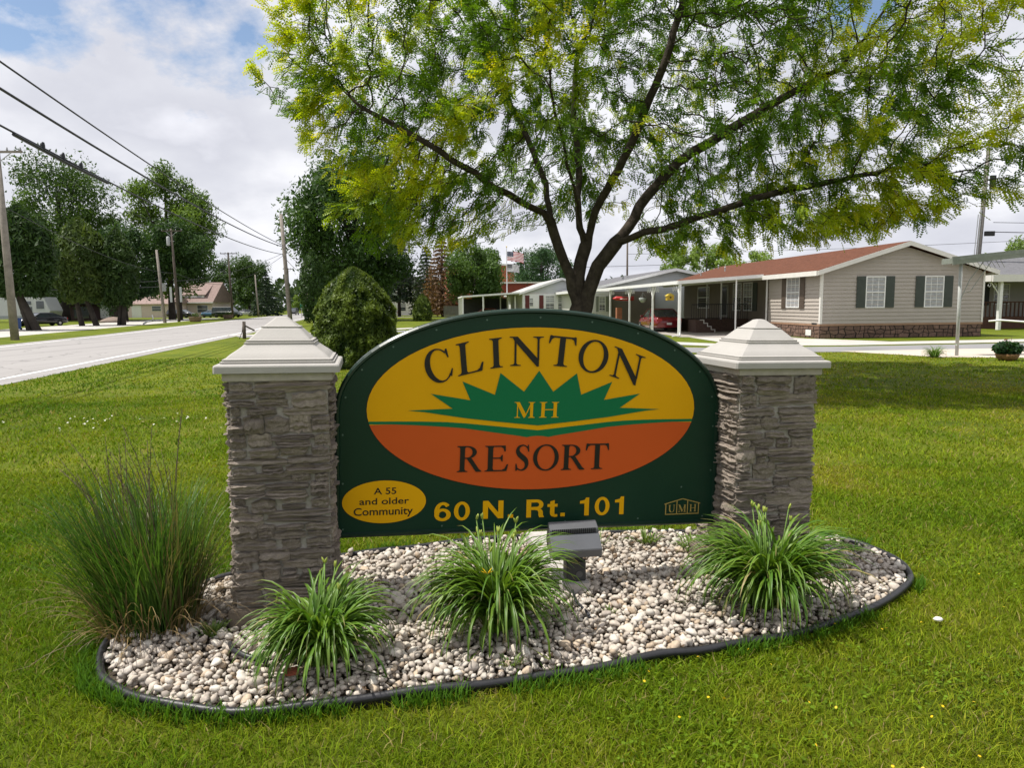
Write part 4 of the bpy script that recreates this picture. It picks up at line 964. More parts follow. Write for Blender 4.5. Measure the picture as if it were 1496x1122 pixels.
    ax = norm(gd*.5+outw*.5+rand_dirs(m)*.75+np.array((0, 0, -.42))); up = norm(rand_dirs(m)*.55+np.array((0, 0, 1))); sd_ = norm(np.cross(up, ax)); nr = np.cross(ax, sd_)
    L = rng.uniform(.17, .32, m)
    T = CT_V; V = base[:, None]+(ax[:, None]*T[None, :, 0:1]+sd_[:, None]*T[None, :, 1:2]*1.25+nr[:, None]*T[None, :, 2:3])*L[:, None, None]
    F = (CT_F[None]+(np.arange(m)*len(T))[:, None, None]).reshape(-1, 4)
    # young golden growth sits in patches at the outer and upper edge of the crown
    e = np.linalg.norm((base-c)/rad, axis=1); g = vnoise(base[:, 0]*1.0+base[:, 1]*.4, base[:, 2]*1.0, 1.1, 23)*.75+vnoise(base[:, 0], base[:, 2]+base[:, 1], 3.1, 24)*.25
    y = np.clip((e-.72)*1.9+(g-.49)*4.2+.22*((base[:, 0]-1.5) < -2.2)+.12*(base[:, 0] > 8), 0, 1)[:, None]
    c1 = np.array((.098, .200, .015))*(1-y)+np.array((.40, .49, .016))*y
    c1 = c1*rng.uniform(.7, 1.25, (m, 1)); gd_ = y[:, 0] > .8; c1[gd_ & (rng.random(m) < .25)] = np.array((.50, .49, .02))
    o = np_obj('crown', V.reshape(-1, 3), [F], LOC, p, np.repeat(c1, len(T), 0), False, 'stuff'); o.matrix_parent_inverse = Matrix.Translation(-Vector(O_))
    print('locust', len(N2), m, rd.max())
def grow_from(nodes, par, attract, step=.24, di=3.2, dk=.34, maxit=160):
    nodes = list(nodes); par = list(par); att = [tuple(a) for a in attract]
    for it in range(maxit):
        kd = KDTree(len(nodes))
        for i, q in enumerate(nodes): kd.insert(q, i)
        kd.balance(); pull = {}; keep_ = []
        for a in att:
            co, i, d = kd.find(a)
            if d < dk: continue
            keep_.append(a)
            if d < di: pull.setdefault(i, []).append(((a[0]-co[0])/d, (a[1]-co[1])/d, (a[2]-co[2])/d))
        att = keep_
        if not att: break
        if not pull: di *= 1.3
        for i, l in pull.items():
            v = np.sum(l, 0)/len(l)+rng.normal(size=3)*.22; q = np.linalg.norm(v)
            if q < 1e-4: continue
            nodes.append(tuple(np.array(nodes[i])+v/q*step)); par.append(i)
    return np.array(nodes), np.array(par)
honey_locust()

# ------------------------------------------------------------------ background trees
TLEAF = leafmat('tree_leaf', .5, .34, .25, (1.35, 1.3, .6))
def quads_at(base, size, nrm_bias, n, asp=.6):
    """one leaf-spray rhomb per base point"""
    a = norm(rand_dirs(n)+nrm_bias); u_ = norm(np.cross(a, rand_dirs(n))); w_ = np.cross(a, u_)
    s = size[:, None]
    return np.stack([base-u_*s, base-w_*s*asp*.9+u_*s*.1, base+u_*s, base+w_*s*asp], 1)
def leafy_tree(loc, h, w, n, label, c0, c1, trunk_h=.2, lumps=26, leaf=.3, seed=0, name='leafy_tree', depth=None, lean=0, bare=.0, group='broad-leaved trees in the background', top=.25):
    """tapered trunk and limbs; the crown is many lumps of small leaf sprays"""
    global rng
    keep_r = rng; rng = np.random.default_rng(seed+500)
    p = thing(name, loc, label, 'tree', group=group)
    zc = h*(trunk_h+1)/2; hz = h*(1-trunk_h)/2; d_ = (depth or w)/2
    ct = []; lumps = int(lumps*2.1)
    while len(ct) < lumps:
        q = rng.uniform(-1, 1, 3)
        if np.linalg.norm(q) > 1 or np.linalg.norm(q) < .35: continue
        k = 1-top*max(0, q[2])
        ct.append((q[0]*w/2*.88*k, q[1]*d_*.88*k, zc+q[2]*hz*.90))
    ct = np.array(ct); lr = rng.uniform(.075, .19, lumps)*min(w, 2*hz)
    n = int(n*2.1); leaf = leaf*.62; k = rng.integers(0, lumps, n); dr = rand_dirs(n); rad = rng.random(n)**.5
    B = ct[k]+dr*(rad*lr[k])[:, None]*np.array((1.05, 1.05, 1.0)); B[:, 2] = np.maximum(B[:, 2], h*trunk_h*.55)
    V = quads_at(B, leaf*rng.uniform(.5, 1.3, n), dr*.6+np.array((0, 0, .5)), n, .5); V[:, 2, 2] += leaf*.5
    shade = rng.random(lumps)[k][:, None]*.6+rng.random((n, 1))*.4; c = (np.array(c0)*(1-shade)+np.array(c1)*shade)*1.4
    np_obj('crown', V.reshape(-1, 3), [np.arange(n*4).reshape(-1, 4)], TLEAF, p, np.repeat(c, 4, 0), False, 'stuff')
    mb = MB(); r0_ = max(.06, h*.021); tt = [(0, 0, -.1), (lean*.3, 0, h*trunk_h), (lean*.7, 0, h*.55), (lean, 0, h*.85)]
    mb.tube(tt, [r0_*1.25, r0_, r0_*.6, r0_*.2], 8)
    for i in range(min(lumps, 16)):
        t = rng.uniform(.35, .9); s_ = np.array((lean*t, 0, h*(trunk_h*.6+.6*t*(1-trunk_h*.4)))); e_ = ct[i]
        if e_[2] < s_[2]: s_[2] = max(h*trunk_h*.7, e_[2]-.1*h)
        mid = (s_+e_)/2+np.array((0, 0, .03*h)); mb.tube([s_, mid, e_], [r0_*.38, r0_*.25, r0_*.07], 5)
    mb.build('trunk', BARKD, p, True, fixn=False)
    rng = keep_r
    return p
def conifer(loc, h, w, n, label, c0, c1, name='spruce_tree', trunk=.1, leaf=.22, seed=0, round_=.0, sparse=0):
    global rng
    keep_r = rng; rng = np.random.default_rng(seed+900)
    p = thing(name, loc, label, 'tree')
    tiers = int(h*1.6); t = rng.random(n)**1.25; tq = np.floor(t*tiers)/tiers+rng.random(n)*.35/tiers*(1 if not sparse else 1.6)
    az = rng.uniform(0, 2*np.pi, n); az = np.floor(az/(2*np.pi)*11+tq*37)/11*2*np.pi+rng.normal(size=n)*.17
    prof = (1-tq)**(.85-.4*round_)*np.minimum(1, .75+tq*3); rr_ = prof*w/2*np.sqrt(rng.random(n))*rng.uniform(.85, 1.12, n)
    z = h*trunk+tq*h*(1-trunk)-rr_*.28
    B = np.c_[np.cos(az)*rr_, np.sin(az)*rr_, np.maximum(z, .05)]
    V = quads_at(B, leaf*rng.uniform(.5, 1.2, n)*(1-.4*tq), np.c_[np.cos(az)*.6, np.sin(az)*.6, np.full(n, .6)], n, .35)
    s = rng.random((n, 1)); c = np.array(c0)*(1-s)+np.array(c1)*s
    np_obj('crown', V.reshape(-1, 3), [np.arange(n*4).reshape(-1, 4)], TLEAF, p, np.repeat(c, 4, 0), False, 'stuff')
    mb = MB(); mb.tube([(0, 0, -.1), (0, 0, h*.5), (0, 0, h*.97)], [h*.018+.05, h*.011+.03, .02], 7); mb.build('trunk', BARKD, p, True, fixn=False)
    rng = keep_r
    return p
def cedar(loc, h, w, n, label, c0, c1, stems, trunk_h=.22, leaf=.2, seed=0, name='cedar_tree'):
    """flame-shaped cedar on leaning bare stems"""
    global rng
    keep_r = rng; rng = np.random.default_rng(seed+1300)
    p = thing(name, loc, label, 'tree', group='cedars and evergreens'); t = rng.random(n)**.9; lumps = 22
    prof = np.minimum(1, (t+.06)**.35*1.02)*(1-t**2.6)**.8
    az = rng.uniform(0, 2*np.pi, n); bump_ = .86+.28*vnoise(az*2.2+seed, t*9, 1.0, seed+3)
    rr_ = w/2*prof*bump_*rng.uniform(.72, 1.03, n); z = h*trunk_h+t*h*(1-trunk_h)+.05*h*(vnoise(az*2, t, 1.2, 8)-.5)
    B = np.c_[np.cos(az)*rr_, np.sin(az)*rr_, z]
    V = quads_at(B, leaf*rng.uniform(.5, 1.3, n), np.c_[np.cos(az), np.sin(az), np.full(n, .5)], n, .4)
    V[:, 0, 2] -= leaf*.4; V[:, 2, 2] += leaf*.5
    s = np.clip(vnoise(az*3, t*14, 1, seed+5)*.7+rng.random(n)*.4-.05, 0, 1)[:, None]; c = (np.array(c0)*(1-s)+np.array(c1)*s)*1.35
    np_obj('crown', V.reshape(-1, 3), [np.arange(n*4).reshape(-1, 4)], TLEAF, p, np.repeat(c, 4, 0), False, 'stuff')
    mb = MB()
    for x0, x1, r_ in stems: mb.tube([(x0, 0, -.1), (x0+(x1-x0)*.5, 0, h*trunk_h*.6), (x1, 0, h*trunk_h*1.2), (x1*.5, 0, h*.7)], [r_*1.2, r_, r_*.9, r_*.2], 8)
    mb.build('trunk', BARKD, p, True, fixn=False)
    rng = keep_r
    return p
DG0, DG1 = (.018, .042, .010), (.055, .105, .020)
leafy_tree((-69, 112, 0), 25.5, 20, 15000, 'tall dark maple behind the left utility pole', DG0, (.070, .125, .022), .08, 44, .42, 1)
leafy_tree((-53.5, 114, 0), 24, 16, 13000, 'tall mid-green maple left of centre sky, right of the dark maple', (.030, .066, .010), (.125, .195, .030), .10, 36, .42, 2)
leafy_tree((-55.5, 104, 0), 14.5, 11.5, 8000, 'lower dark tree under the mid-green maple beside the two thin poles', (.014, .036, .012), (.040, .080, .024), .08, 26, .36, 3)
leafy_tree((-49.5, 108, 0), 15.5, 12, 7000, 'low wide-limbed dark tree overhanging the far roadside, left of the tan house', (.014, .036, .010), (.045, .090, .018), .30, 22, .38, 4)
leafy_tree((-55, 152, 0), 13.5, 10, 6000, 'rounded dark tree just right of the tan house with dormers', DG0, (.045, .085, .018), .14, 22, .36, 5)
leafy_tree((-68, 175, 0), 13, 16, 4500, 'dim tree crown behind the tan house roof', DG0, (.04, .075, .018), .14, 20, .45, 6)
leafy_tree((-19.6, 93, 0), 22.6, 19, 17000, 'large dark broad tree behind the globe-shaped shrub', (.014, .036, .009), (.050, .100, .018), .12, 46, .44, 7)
leafy_tree((-48, 172, 0), 6.5, 9, 2600, 'small bright green tree down the road beside the spruce', (.06, .11, .015), (.13, .19, .03), .15, 12, .32, 8)
leafy_tree((-40.5, 178, 0), 9.5, 10, 3000, 'dim far tree behind the green road sign', DG0, (.05, .09, .02), .15, 14, .4, 9)
leafy_tree((-4.8, 98, 0), 11.2, 9.5, 9500, 'mid-green tree beside the flags, in front of the brick building', (.022, .055, .010), (.070, .125, .024), .08, 26, .32, 10)
leafy_tree((5.4, 128, 0), 12.8, 13, 8500, 'dense dark green tree between the flags and the big trunk', (.016, .042, .018), (.038, .080, .030), .08, 26, .36, 11)
leafy_tree((-23.5, 108, 0), 8.6, 7.5, 4200, 'small light green tree right of the globe-shaped shrub', (.05, .10, .02), (.11, .17, .035), .15, 16, .28, 12)
leafy_tree((22.5, 98, 0), 10.0, 5.6, 3200, 'small green tree above the grey roof, left of the red-brown roof', (.09, .15, .03), (.17, .24, .05), .2, 14, .28, 13)
leafy_tree((28, 104, 0), 10.2, 11, 5500, 'rounded light green treetop behind the red-brown roof', (.09, .15, .03), (.17, .24, .05), .15, 18, .32, 14)
leafy_tree((38, 112, 0), 9.8, 10, 3600, 'smaller light green treetop further right behind the red-brown roof', (.09, .15, .03), (.17, .24, .05), .15, 16, .32, 15)
leafy_tree((69, 98, 0), 9.8, 15, 5200, 'low green treetops behind the grey roof at the right edge', (.08, .13, .03), (.15, .21, .045), .15, 18, .34, 16)
leafy_tree((-31, 130, 0), 10.5, 13, 4500, 'dark tree row behind the globe-shaped shrub, by the white house', (.014, .034, .010), (.04, .075, .02), .12, 18, .38, 17)
conifer((-50, 148, 0), 9.4, 7.6, 5000, 'dark pointed spruce beyond the road, left of the bare grey pole', (.012, .030, .014), (.035, .062, .030), 'spruce_tree', .1, .34, 1)
conifer((-19.2, 124, 0), 15, 8.5, 3400, 'sparse tall pine with a bare trunk right of the globe-shaped shrub', (.014, .030, .016), (.036, .060, .032), 'pine_tree', .22, .5, 2, .2, 1)
conifer((-11.0, 116, 0), 13, 8.5, 5200, 'brown half-dead conifer left of the brick building', (.10, .055, .030), (.19, .115, .06), 'conifer_tree', .1, .42, 3, .3)
conifer((-14.2, 122, 0), 12, 7, 3600, 'dark green conifer beside the brown conifer', (.016, .032, .014), (.045, .065, .028), 'conifer_tree', .1, .42, 4, .3)
cedar((-42.3, 63, 0), 10.6, 7.2, 9000, 'dark cedar on a leaning trunk beside the left utility pole', (.012, .032, .007), (.038, .072, .016), [(.9, -.6, .30), (.2, -.7, .2)], .27, .26, 1)
cedar((-47.6, 64, 0), 11.5, 7, 6000, 'dark cedar cut by the left edge of the picture', (.012, .030, .007), (.036, .068, .016), [(0, 0, .3)], .16, .26, 2)
cedar((-46.6, 79, 0), 11.4, 8.0, 10000, 'pale-tipped cedar with two leaning trunks by the far roadside', (.022, .046, .009), (.075, .110, .024), [(-.4, -.9, .26), (1.2, .2, .28)], .22, .26, 3)
cedar((-43.2, 80, 0), 10.4, 5.6, 6000, 'narrower dark cedar just right of the pale-tipped cedar', (.014, .034, .008), (.045, .080, .018), [(.2, .4, .22), (-.3, 0, .2)], .2, .26, 4)
cedar((-22.4, 82, 0), 8.0, 4.2, 4200, 'dark columnar evergreen behind the left side of the globe-shaped shrub', (.014, .036, .008), (.045, .085, .018), [(0, 0, .2)], .02, .24, 5, name='evergreen_tree')
# clipped shrubs
def clipped_shrub(loc, h, w, n, leaf, label, seed):
    global rng
    keep_r = rng; rng = np.random.default_rng(seed)
    p = thing('globe_shrub', loc, label, 'shrub', group='clipped conical evergreen shrubs'); t = rng.random(n)
    z = t; prof = (1-z**2.7)**.66*np.minimum(1, .86+z*.9)
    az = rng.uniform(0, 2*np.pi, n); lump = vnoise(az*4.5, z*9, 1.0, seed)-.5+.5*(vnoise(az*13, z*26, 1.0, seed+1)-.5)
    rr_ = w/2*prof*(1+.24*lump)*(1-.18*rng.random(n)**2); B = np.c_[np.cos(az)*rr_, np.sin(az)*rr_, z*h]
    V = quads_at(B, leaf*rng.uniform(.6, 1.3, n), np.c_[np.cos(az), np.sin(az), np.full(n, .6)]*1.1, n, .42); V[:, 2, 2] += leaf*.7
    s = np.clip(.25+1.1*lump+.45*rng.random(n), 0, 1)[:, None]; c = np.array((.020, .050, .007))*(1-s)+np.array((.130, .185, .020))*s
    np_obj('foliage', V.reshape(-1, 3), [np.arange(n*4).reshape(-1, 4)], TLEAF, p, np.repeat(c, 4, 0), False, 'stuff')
    mb = MB(); mb.lathe([(w*.36, .05), (w*.40, h*.3), (w*.32, h*.6), (w*.15, h*.85), (.02, h*.93)], 14); mb.build('inner_wood', mat('shrub_inside', (.012, .016, .008), .95, .4, 6), p, True)
    rng = keep_r
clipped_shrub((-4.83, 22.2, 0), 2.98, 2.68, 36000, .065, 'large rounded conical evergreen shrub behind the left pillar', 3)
clipped_shrub((-10.6, 86, 0), 3.1, 2.3, 3500, .16, 'small far conical evergreen shrub on the lawn above the sign edge', 6)
# far woods: one low mass closing the horizon
def far_woods():
    n = 26000; V = []; 
    az = rng.uniform(R(-62), R(62), n); d = rng.uniform(300, 380, n); hh = (7+6*vnoise(az*30, d*0, 1, 51)+3*vnoise(az*120, d*0, 1, 52))*(1-.25*(d-300)/80)
    B = np.c_[np.sin(az)*d, np.cos(az)*d, rng.random(n)**.8*hh]
    V = quads_at(B, rng.uniform(.8, 1.7, n), np.array((0, -.4, .6)), n, .8); s = rng.random((n, 1)); c = np.array((.020, .042, .016))*(1-s)+np.array((.055, .090, .030))*s
    o = np_obj('far_woods', V.reshape(-1, 3), [np.arange(n*4).reshape(-1, 4)], TLEAF, None, np.repeat(c, 4, 0), False, 'stuff'); props(o, 'low distant line of woods along the horizon')
far_woods()

# ------------------------------------------------------------------ houses on the right
HA = R(6)
SID = mat('beige_vinyl_siding', (.395, .355, .315), .6, .05, 1.5, .08, 40)
SIDW = mat('white_siding', (.62, .61, .58), .6, .05, 1.5, .08, 40)
SIDG = mat('pale_grey_siding', (.52, .535, .54), .6, .05, 1.5)
TRIMC = mat('cream_trim', (.70, .68, .64), .5, .06, 3)
SHING = mat('red_brown_shingles', (.125, .053, .033), .95, .35, 5, .5, 25, detail=9, spec=.08)
SHINGG = mat('grey_shingles', (.13, .13, .14), .95, .3, 5, .5, 25, detail=9)
SHUTG = mat('green_grey_shutter', (.050, .062, .052), .6, .15, 5)
SHUTB = mat('brown_shutter', (.10, .075, .058), .6, .15, 5)
SHUTM = mat('maroon_shutter', (.12, .025, .025), .6, .15, 5)
def siding(name, poly_top, x0, x1, z0, mtl, parent, y=0, course=.19, side=None, holes=()):
    """lapped boards on a wall that faces -y; poly_top(x) gives the height of the wall's top edge (concave roof line); side='x': the wall faces -x instead"""
    mb = MB(); z = z0; zmax = max(poly_top(x0+(x1-x0)*i/40) for i in range(41)); tr_ = (lambda x, yy, zz: (x, yy, zz)) if side is None else (lambda x, yy, zz: (yy, x, zz))
    while z < zmax-.01:
        zt = min(z+course, zmax)
        xs = [x0+(x1-x0)*i/200 for i in range(201)]; ok = [x for x in xs if poly_top(x) >= z+.02]
        if ok:
            a, b = min(ok), max(ok); ok2 = [x for x in xs if poly_top(x) >= zt-1e-4] or [(a+b)/2]; a2, b2 = min(ok2), max(ok2)
            spans = [(a, b, a2, b2)]
            for hx0, hx1, hz0, hz1 in holes:
                if hz0 < z+course*.5 < hz1:
                    ns = []
                    for (p, q, p2, q2) in spans:
                        if hx0 > p and hx1 < q: ns += [(p, hx0, p2, hx0), (hx1, q, hx1, q2)]
                        else: ns.append((p, q, p2, q2))
                    spans = ns
            for p, q, p2, q2 in spans:
                mb.add([tr_(p, y-.040, z), tr_(q, y-.040, z), tr_(q2, y-.002, zt), tr_(p2, y-.002, zt), tr_(p, y, z), tr_(q, y, z)], [(0, 1, 2, 3), (4, 5, 1, 0)])
        z = zt
    return mb.build(name, mtl, parent)
def window(parent, x0, x1, z0, z1, y=0, mtl=WHITE, grid=(3, 2), glass=CURTAIN, side=None, name='window', label=None, lower=GLASS):
    """double-hung window on a wall facing -y (or -x with side): frame > sashes' panes and bars"""
    T = (lambda a, b: (a, b)) if side is None else None
    def bx(mb, a, b):
        if side is None: mb.box(a, b)
        else: mb.box((a[1], a[0], a[2]), (b[1], b[0], b[2]))
    mb = MB(); w = .055
    for a, b in (((x0-w, y-.045, z0-w), (x0, y+.01, z1+w)), ((x1, y-.045, z0-w), (x1+w, y+.01, z1+w)), ((x0, y-.045, z0-w), (x1, y+.01, z0)), ((x0, y-.045, z1), (x1, y+.01, z1+w))): bx(mb, a, b)
    zm = (z0+z1)/2; bx(mb, (x0, y-.040, zm-.025), (x1, y+.005, zm+.025))
    f = mb.build(name, mtl, parent); props(f, label)
    for za, zb, gl in ((zm+.025, z1, glass), (z0, zm-.025, lower)):
        mb = MB(); bx(mb, (x0, y-.012, za), (x1, y-.004, zb)); mb.build('pane', gl, f)
        mb = MB()
        for i in range(1, grid[0]): x = x0+(x1-x0)*i/grid[0]; bx(mb, (x-.010, y-.020, za), (x+.010, y-.0125, zb))
        for j in range(1, grid[1]): z = za+(zb-za)*j/grid[1]; bx(mb, (x0, y-.0195, z-.010), (x1, y-.013, z+.010))
        if grid[0] > 1 or grid[1] > 1: mb.build('muntin', mtl, f)
    return f
def shutter(parent, x0, x1, z0, z1, y, mtl, side=None):
    mb = MB()
    def bx(a, b):
        if side is None: mb.box(a, b)
        else: mb.box((a[1], a[0], a[2]), (b[1], b[0], b[2]))
    bx((x0, y-.05, z0), (x1, y-.022, z1))
    n = 14
    for i in range(n):
        if i == n//2: continue
        z = z0+.06+(z1-z0-.12)*i/n; bx((x0+.05, y-.062, z), (x1-.05, y-.050, z+.05))
    return mb.build('shutter', mtl, parent)
H1 = thing('mobile_home', (15.5, 36.2, 0), 'beige sided mobile home with red-brown roof and dark green shutters', 'house', (0, 0, HA), 'mobile homes on the right')
GW, GP, EV, HL = 8.75, 4.66, 3.36, 23.2
roofz = lambda x: EV-.02+(GP-EV-.04)*(1-abs(x-GW/2)/(GW/2))
siding('gable_wall', roofz, 0, GW, .74, SID, H1)
siding('side_wall', lambda x: EV, .0, 5.66, .74, SID, H1, 0, side='x')
mb = MB(); mb.box((.02, .02, .3), (GW-.02, 5.6, EV-.05)); mb.box((1.02, 5.5, .3), (GW-.02, HL-.4, EV-.05)); mb.add([(0.02, .03, EV-.1), (GW-.02, .03, EV-.1), (GW/2, .03, GP-.1), (0.02, HL-.4, EV-.1), (GW-.02, HL-.4, EV-.1), (GW/2, HL-.4, GP-.1)], [(0, 1, 2), (5, 4, 3), (0, 3, 4, 1), (1, 4, 5, 2), (2, 5, 3, 0)]); mb.build('wall_core', mat('wall_inside', (.30, .26, .22), .8, .1, 3), H1)
siding('recess_wall', lambda x: EV, 5.7, HL-.4, .74, mat('tan_siding_in_shade', (.20, .165, .135), .6, .08, 1.5), H1, 1.0, side='x')  # siding colour lowered to carry the shade inside the carport
mb = MB(); mb.box((.02, 5.6, .3), (1.0, 5.66, EV-.05)); mb.build('bay_end_wall', SID, H1)
# corner boards, band board
mb = MB(); mb.poly_prism([(-.05, -.05, .74), (.075, -.05, .74), (.075, -.041, .74), (-.041, -.041, .74), (-.041, .075, .74), (-.05, .075, .74)], (0, 0, EV-.76)); mb.build('corner_board', TRIMC, H1)
mb = MB(); mb.box((GW-.075, -.05, .74), (GW+.03, -.041, EV-.02)); mb.build('corner_board', TRIMC, H1)
mb = MB(); mb.box((-.035, -.035, .63), (GW+.035, .02, .738)); mb.box((-.035, .021, .63), (.02, 5.7, .738)); mb.build('band_board', mat('tan_band_board', (.33, .20, .13), .7, .15, 4), H1)
# skirting of fitted flagstones
SKM = mat('skirting_flagstone', (.17, .105, .080), .9, .3, 8, .5, 40, rndobj=.3); SKJ = mat('skirting_joint', (.022, .018, .016), .95, .3, 9)
mb = MB(); mb.box((0, 0, -.05), (GW, .05, .63)); mb.box((0, .05, -.05), (.05, 5.7, .63)); sk = mb.build('skirting', SKJ, H1)
r_ = random.Random(5)
def flagstones(L_, side):
    nx = int(L_/.26); rows = 3; pts_ = {}
    for i in range(nx+1):
        for j in range(rows+1):
            jx = 0 if i in (0, nx) else r_.uniform(-.10, .10); jz = 0 if j in (0, rows) else r_.uniform(-.055, .055)
            pts_[i, j] = (L_*i/nx+jx, .62*j/rows+jz)
    used = set()
    for i in range(nx):
        for j in range(rows):
            if (i, j) in used: continue
            cs = [(i, j), (i+1, j), (i+1, j+1), (i, j+1)]
            if i+1 < nx and (i+1, j) not in used and r_.random() < .35: cs = [(i, j), (i+1, j), (i+2, j), (i+2, j+1), (i+1, j+1), (i, j+1)]; used.add((i+1, j))
            P_ = [Vector(pts_[q]) for q in cs]; c = sum(P_, Vector((0, 0)))/len(P_); P_ = [c+(q-c)*.88 for q in P_]; n = len(P_); d = r_.uniform(.012, .03)
            o_ = [(q.x, 0, q.y) for q in P_]; i_ = [((c+(q-c)*.84).x, -d, (c+(q-c)*.84).y) for q in P_]
            vs = o_+i_
            if side: vs = [(y, x, z) for x, y, z in vs]
            mb = MB(); mb.add(vs, [tuple(range(n, 2*n))]+[(k, (k+1) % n, n+(k+1) % n, n+k) for k in range(n)]); mb.build('stone', SKM, sk)
flagstones(GW, False); flagstones(5.7, True)
mb = MB(); mb.box((-.032, .8, .12), (-.028, 1.35, .42)); mb.build('crawl_vent', WHITE, H1)
mb = MB(); mb.box((-.045, .25, .70), (-.036, .75, .78)); mb.build('wall_vent', DARK, H1)
# windows and shutters
for x0, x1 in ((2.38, 3.32), (5.54, 6.48)):
    window(H1, x0, x1, 1.57, 3.05, -.022, lower=CURTAIN)
    shutter(H1, x0-.54, x0-.075, 1.53, 3.10, -.02, SHUTG); shutter(H1, x1+.075, x1+.54, 1.53, 3.10, -.02, SHUTG)
window(H1, 2.13, 3.45, 1.60, 3.12, -.022, side='x', lower=CURTAIN); shutter(H1, 1.55, 2.05, 1.5, 3.18, -.02, SHUTB, 'x'); shutter(H1, 3.53, 4.03, 1.5, 3.18, -.02, SHUTB, 'x')
window(H1, 10.05, 11.30, 1.36, 3.08, .982, side='x'); window(H1, 11.75, 12.95, 1.36, 3.08, .982, side='x'); shutter(H1, 9.3, 9.95, 1.3, 3.1, .98, SHUTG, 'x')
window(H1, 17.4, 19.6, 1.5, 3.0, .982, side='x', grid=(1, 1), glass=GLASS)
mb = MB(); mb.box((.93, 13.8, .85), (.975, 15.2, 3.1)); dr = mb.build('door', mat('storm_door', (.36, .35, .33), .5, .1, 5), H1)
mb = MB(); mb.box((.925, 14.0, 1.0), (.93, 15.0, 2.95)); mb.build('pane', GLASS, dr)
# roof: two slopes with thickness, rakes, fascia
def gable_roof(parent, x0, x1, y0, y1, ze, zp, th, mtl, trim, ridge=None, oh=.32):
    xr = (x0+x1)/2 if ridge is None else ridge; k = (zp-ze)/(xr-x0); k2 = (zp-ze)/(x1-xr); mb = MB()
    for (xa, za), (xb, zb) in ((((x0-oh), ze-k*oh), (xr, zp)), ((xr, zp), ((x1+oh), ze-k2*oh))):
        mb.poly_prism([(xa, y0-oh, za), (xb, y0-oh, zb), (xb, y0-oh, zb+th), (xa, y0-oh, za+th)], (0, y1-y0+oh*2, 0))
    rf = mb.build('roof', mtl, parent)
    for yy in (y0-oh-.03, y1+oh+.002):
        mb = MB(); mb.poly_prism([(x0-oh, yy, ze-k*oh-.10), (xr, yy, zp-.10), (xr, yy, zp+th-.01), (x0-oh, yy, ze-k*oh+th-.01)], (0, .028, 0)); mb.build('rake_board', trim, rf)
        mb = MB(); mb.poly_prism([(xr+.001, yy, zp-.10), (x1+oh, yy, ze-k2*oh-.10), (x1+oh, yy, ze-k2*oh+th-.01), (xr+.001, yy, zp+th-.01)], (0, .028, 0)); mb.build('rake_board', trim, rf)
    mb = MB()
    for xx, zz_ in ((x0-oh-.10, ze-k*oh), (x1+oh, ze-k2*oh)): mb.box((xx, y0-oh, zz_-.12), (xx+.098, y1+oh, zz_+th*.9))
    mb.build('gutter', trim, rf)
    return rf
rf = gable_roof(H1, 0, GW, 0, HL, EV+.02, GP+.04, .13, SHING, TRIMC, None, .42)
for x, y in ((1.5, 20.5), (2.2, 17.5), (3.5, 22)):
    mb = MB(); z = EV+.15+(GP-EV)*x/(GW/2); mb.lathe([(.05, 0), (.05, .3), (.07, .3), (.02, .36)], 8, (x, y, z-.02)); mb.build('roof_vent', STEEL, rf)
# carport: its own thing, leaning on the house
CP = thing('carport', (15.5, 36.2, 0), 'long white carport with scrolled posts sheltering the red car', 'carport', (0, 0, HA))
mb = MB(); y0, y1 = 4.35, 25.0
V = [(-5.85, y0, 2.96), (-.42, y0+1.25, 3.32), (-.42, y1, 3.32), (-5.85, y1, 2.96)]
mb.add(V+[(x, y, z+.06) for x, y, z in V], [(3, 2, 1, 0), (4, 5, 6, 7), (0, 1, 5, 4), (1, 2, 6, 5), (2, 3, 7, 6), (3, 0, 4, 7)]); mb.build('roof_panel', mat('carport_metal', (.60, .60, .58), .5, .1, 4), CP)
mb = MB(); mb.bar((-5.88, y0-.02, 2.98), (-.42, y0+1.23, 3.36), .05, .19); mb.bar((-5.90, y0-.02, 2.98), (-5.90, y1, 2.98), .05, .19); mb.bar((-.50, y0+1.23, 3.34), (-.50, y1, 3.34), .05, .19); mb.build('fascia', WHITE, CP)
def scroll(mb, c, r0_, turns, sgn, ax=(0, 1), th=.014):
    pts_ = []
    for i in range(22):
        t = i/21; a = sgn*(t*turns*2*math.pi)+math.pi/2; r_ = r0_*(1-.75*t); pts_.append((c[0]+ax[0]*math.cos(a)*r_, c[1]+ax[1]*math.cos(a)*r_, c[2]+math.sin(a)*r_))
    mb.tube(pts_, th, 5)
cpost = []
for i, (x, y) in enumerate(((-5.75, 4.45), (-5.75, 9.4), (-5.75, 14.8), (-5.75, 20.4))):
    mb = MB(); w = .07 if i == 0 else .05
    mb.box((x-w, y-w, 0), (x+w, y+w, 2.90)); q = mb.build('post', WHITE, CP)
    for sgn in ((1,) if i == 0 else ((1, -1) if i < 3 else (-1,))):
        mb = MB(); mb.tube([(x, y, 1.95), (x, y+sgn*.10, 2.25), (x, y+sgn*.34, 2.60), (x, y+sgn*.62, 2.86)], .028, 6)
        for d, r_ in ((.34, .20), (.72, .20), (1.12, .20)): scroll(mb, (x, y+sgn*d, 2.66), r_, .95, sgn)
        mb.build('scroll_bracket', WHITE, q, fixn=False)
for x, y, zt in ((-2.15, 5.3, 3.2), (-.12, 5.72, 3.3), (-.9, 10.5, 3.25), (-.5, 14, 3.25)):
    mb = MB(); mb.box((x-.035, y-.035, 0), (x+.035, y+.035, zt)); mb.build('post', WHITE, CP)
mb = MB(); mb.tube([(-5.75, 4.36, 2.85), (-5.75, 4.36, .2), (-5.8, 4.25, .08), (-6.4, 3.7, .05)], .035, 6); mb.build('downspout', WHITE, CP)
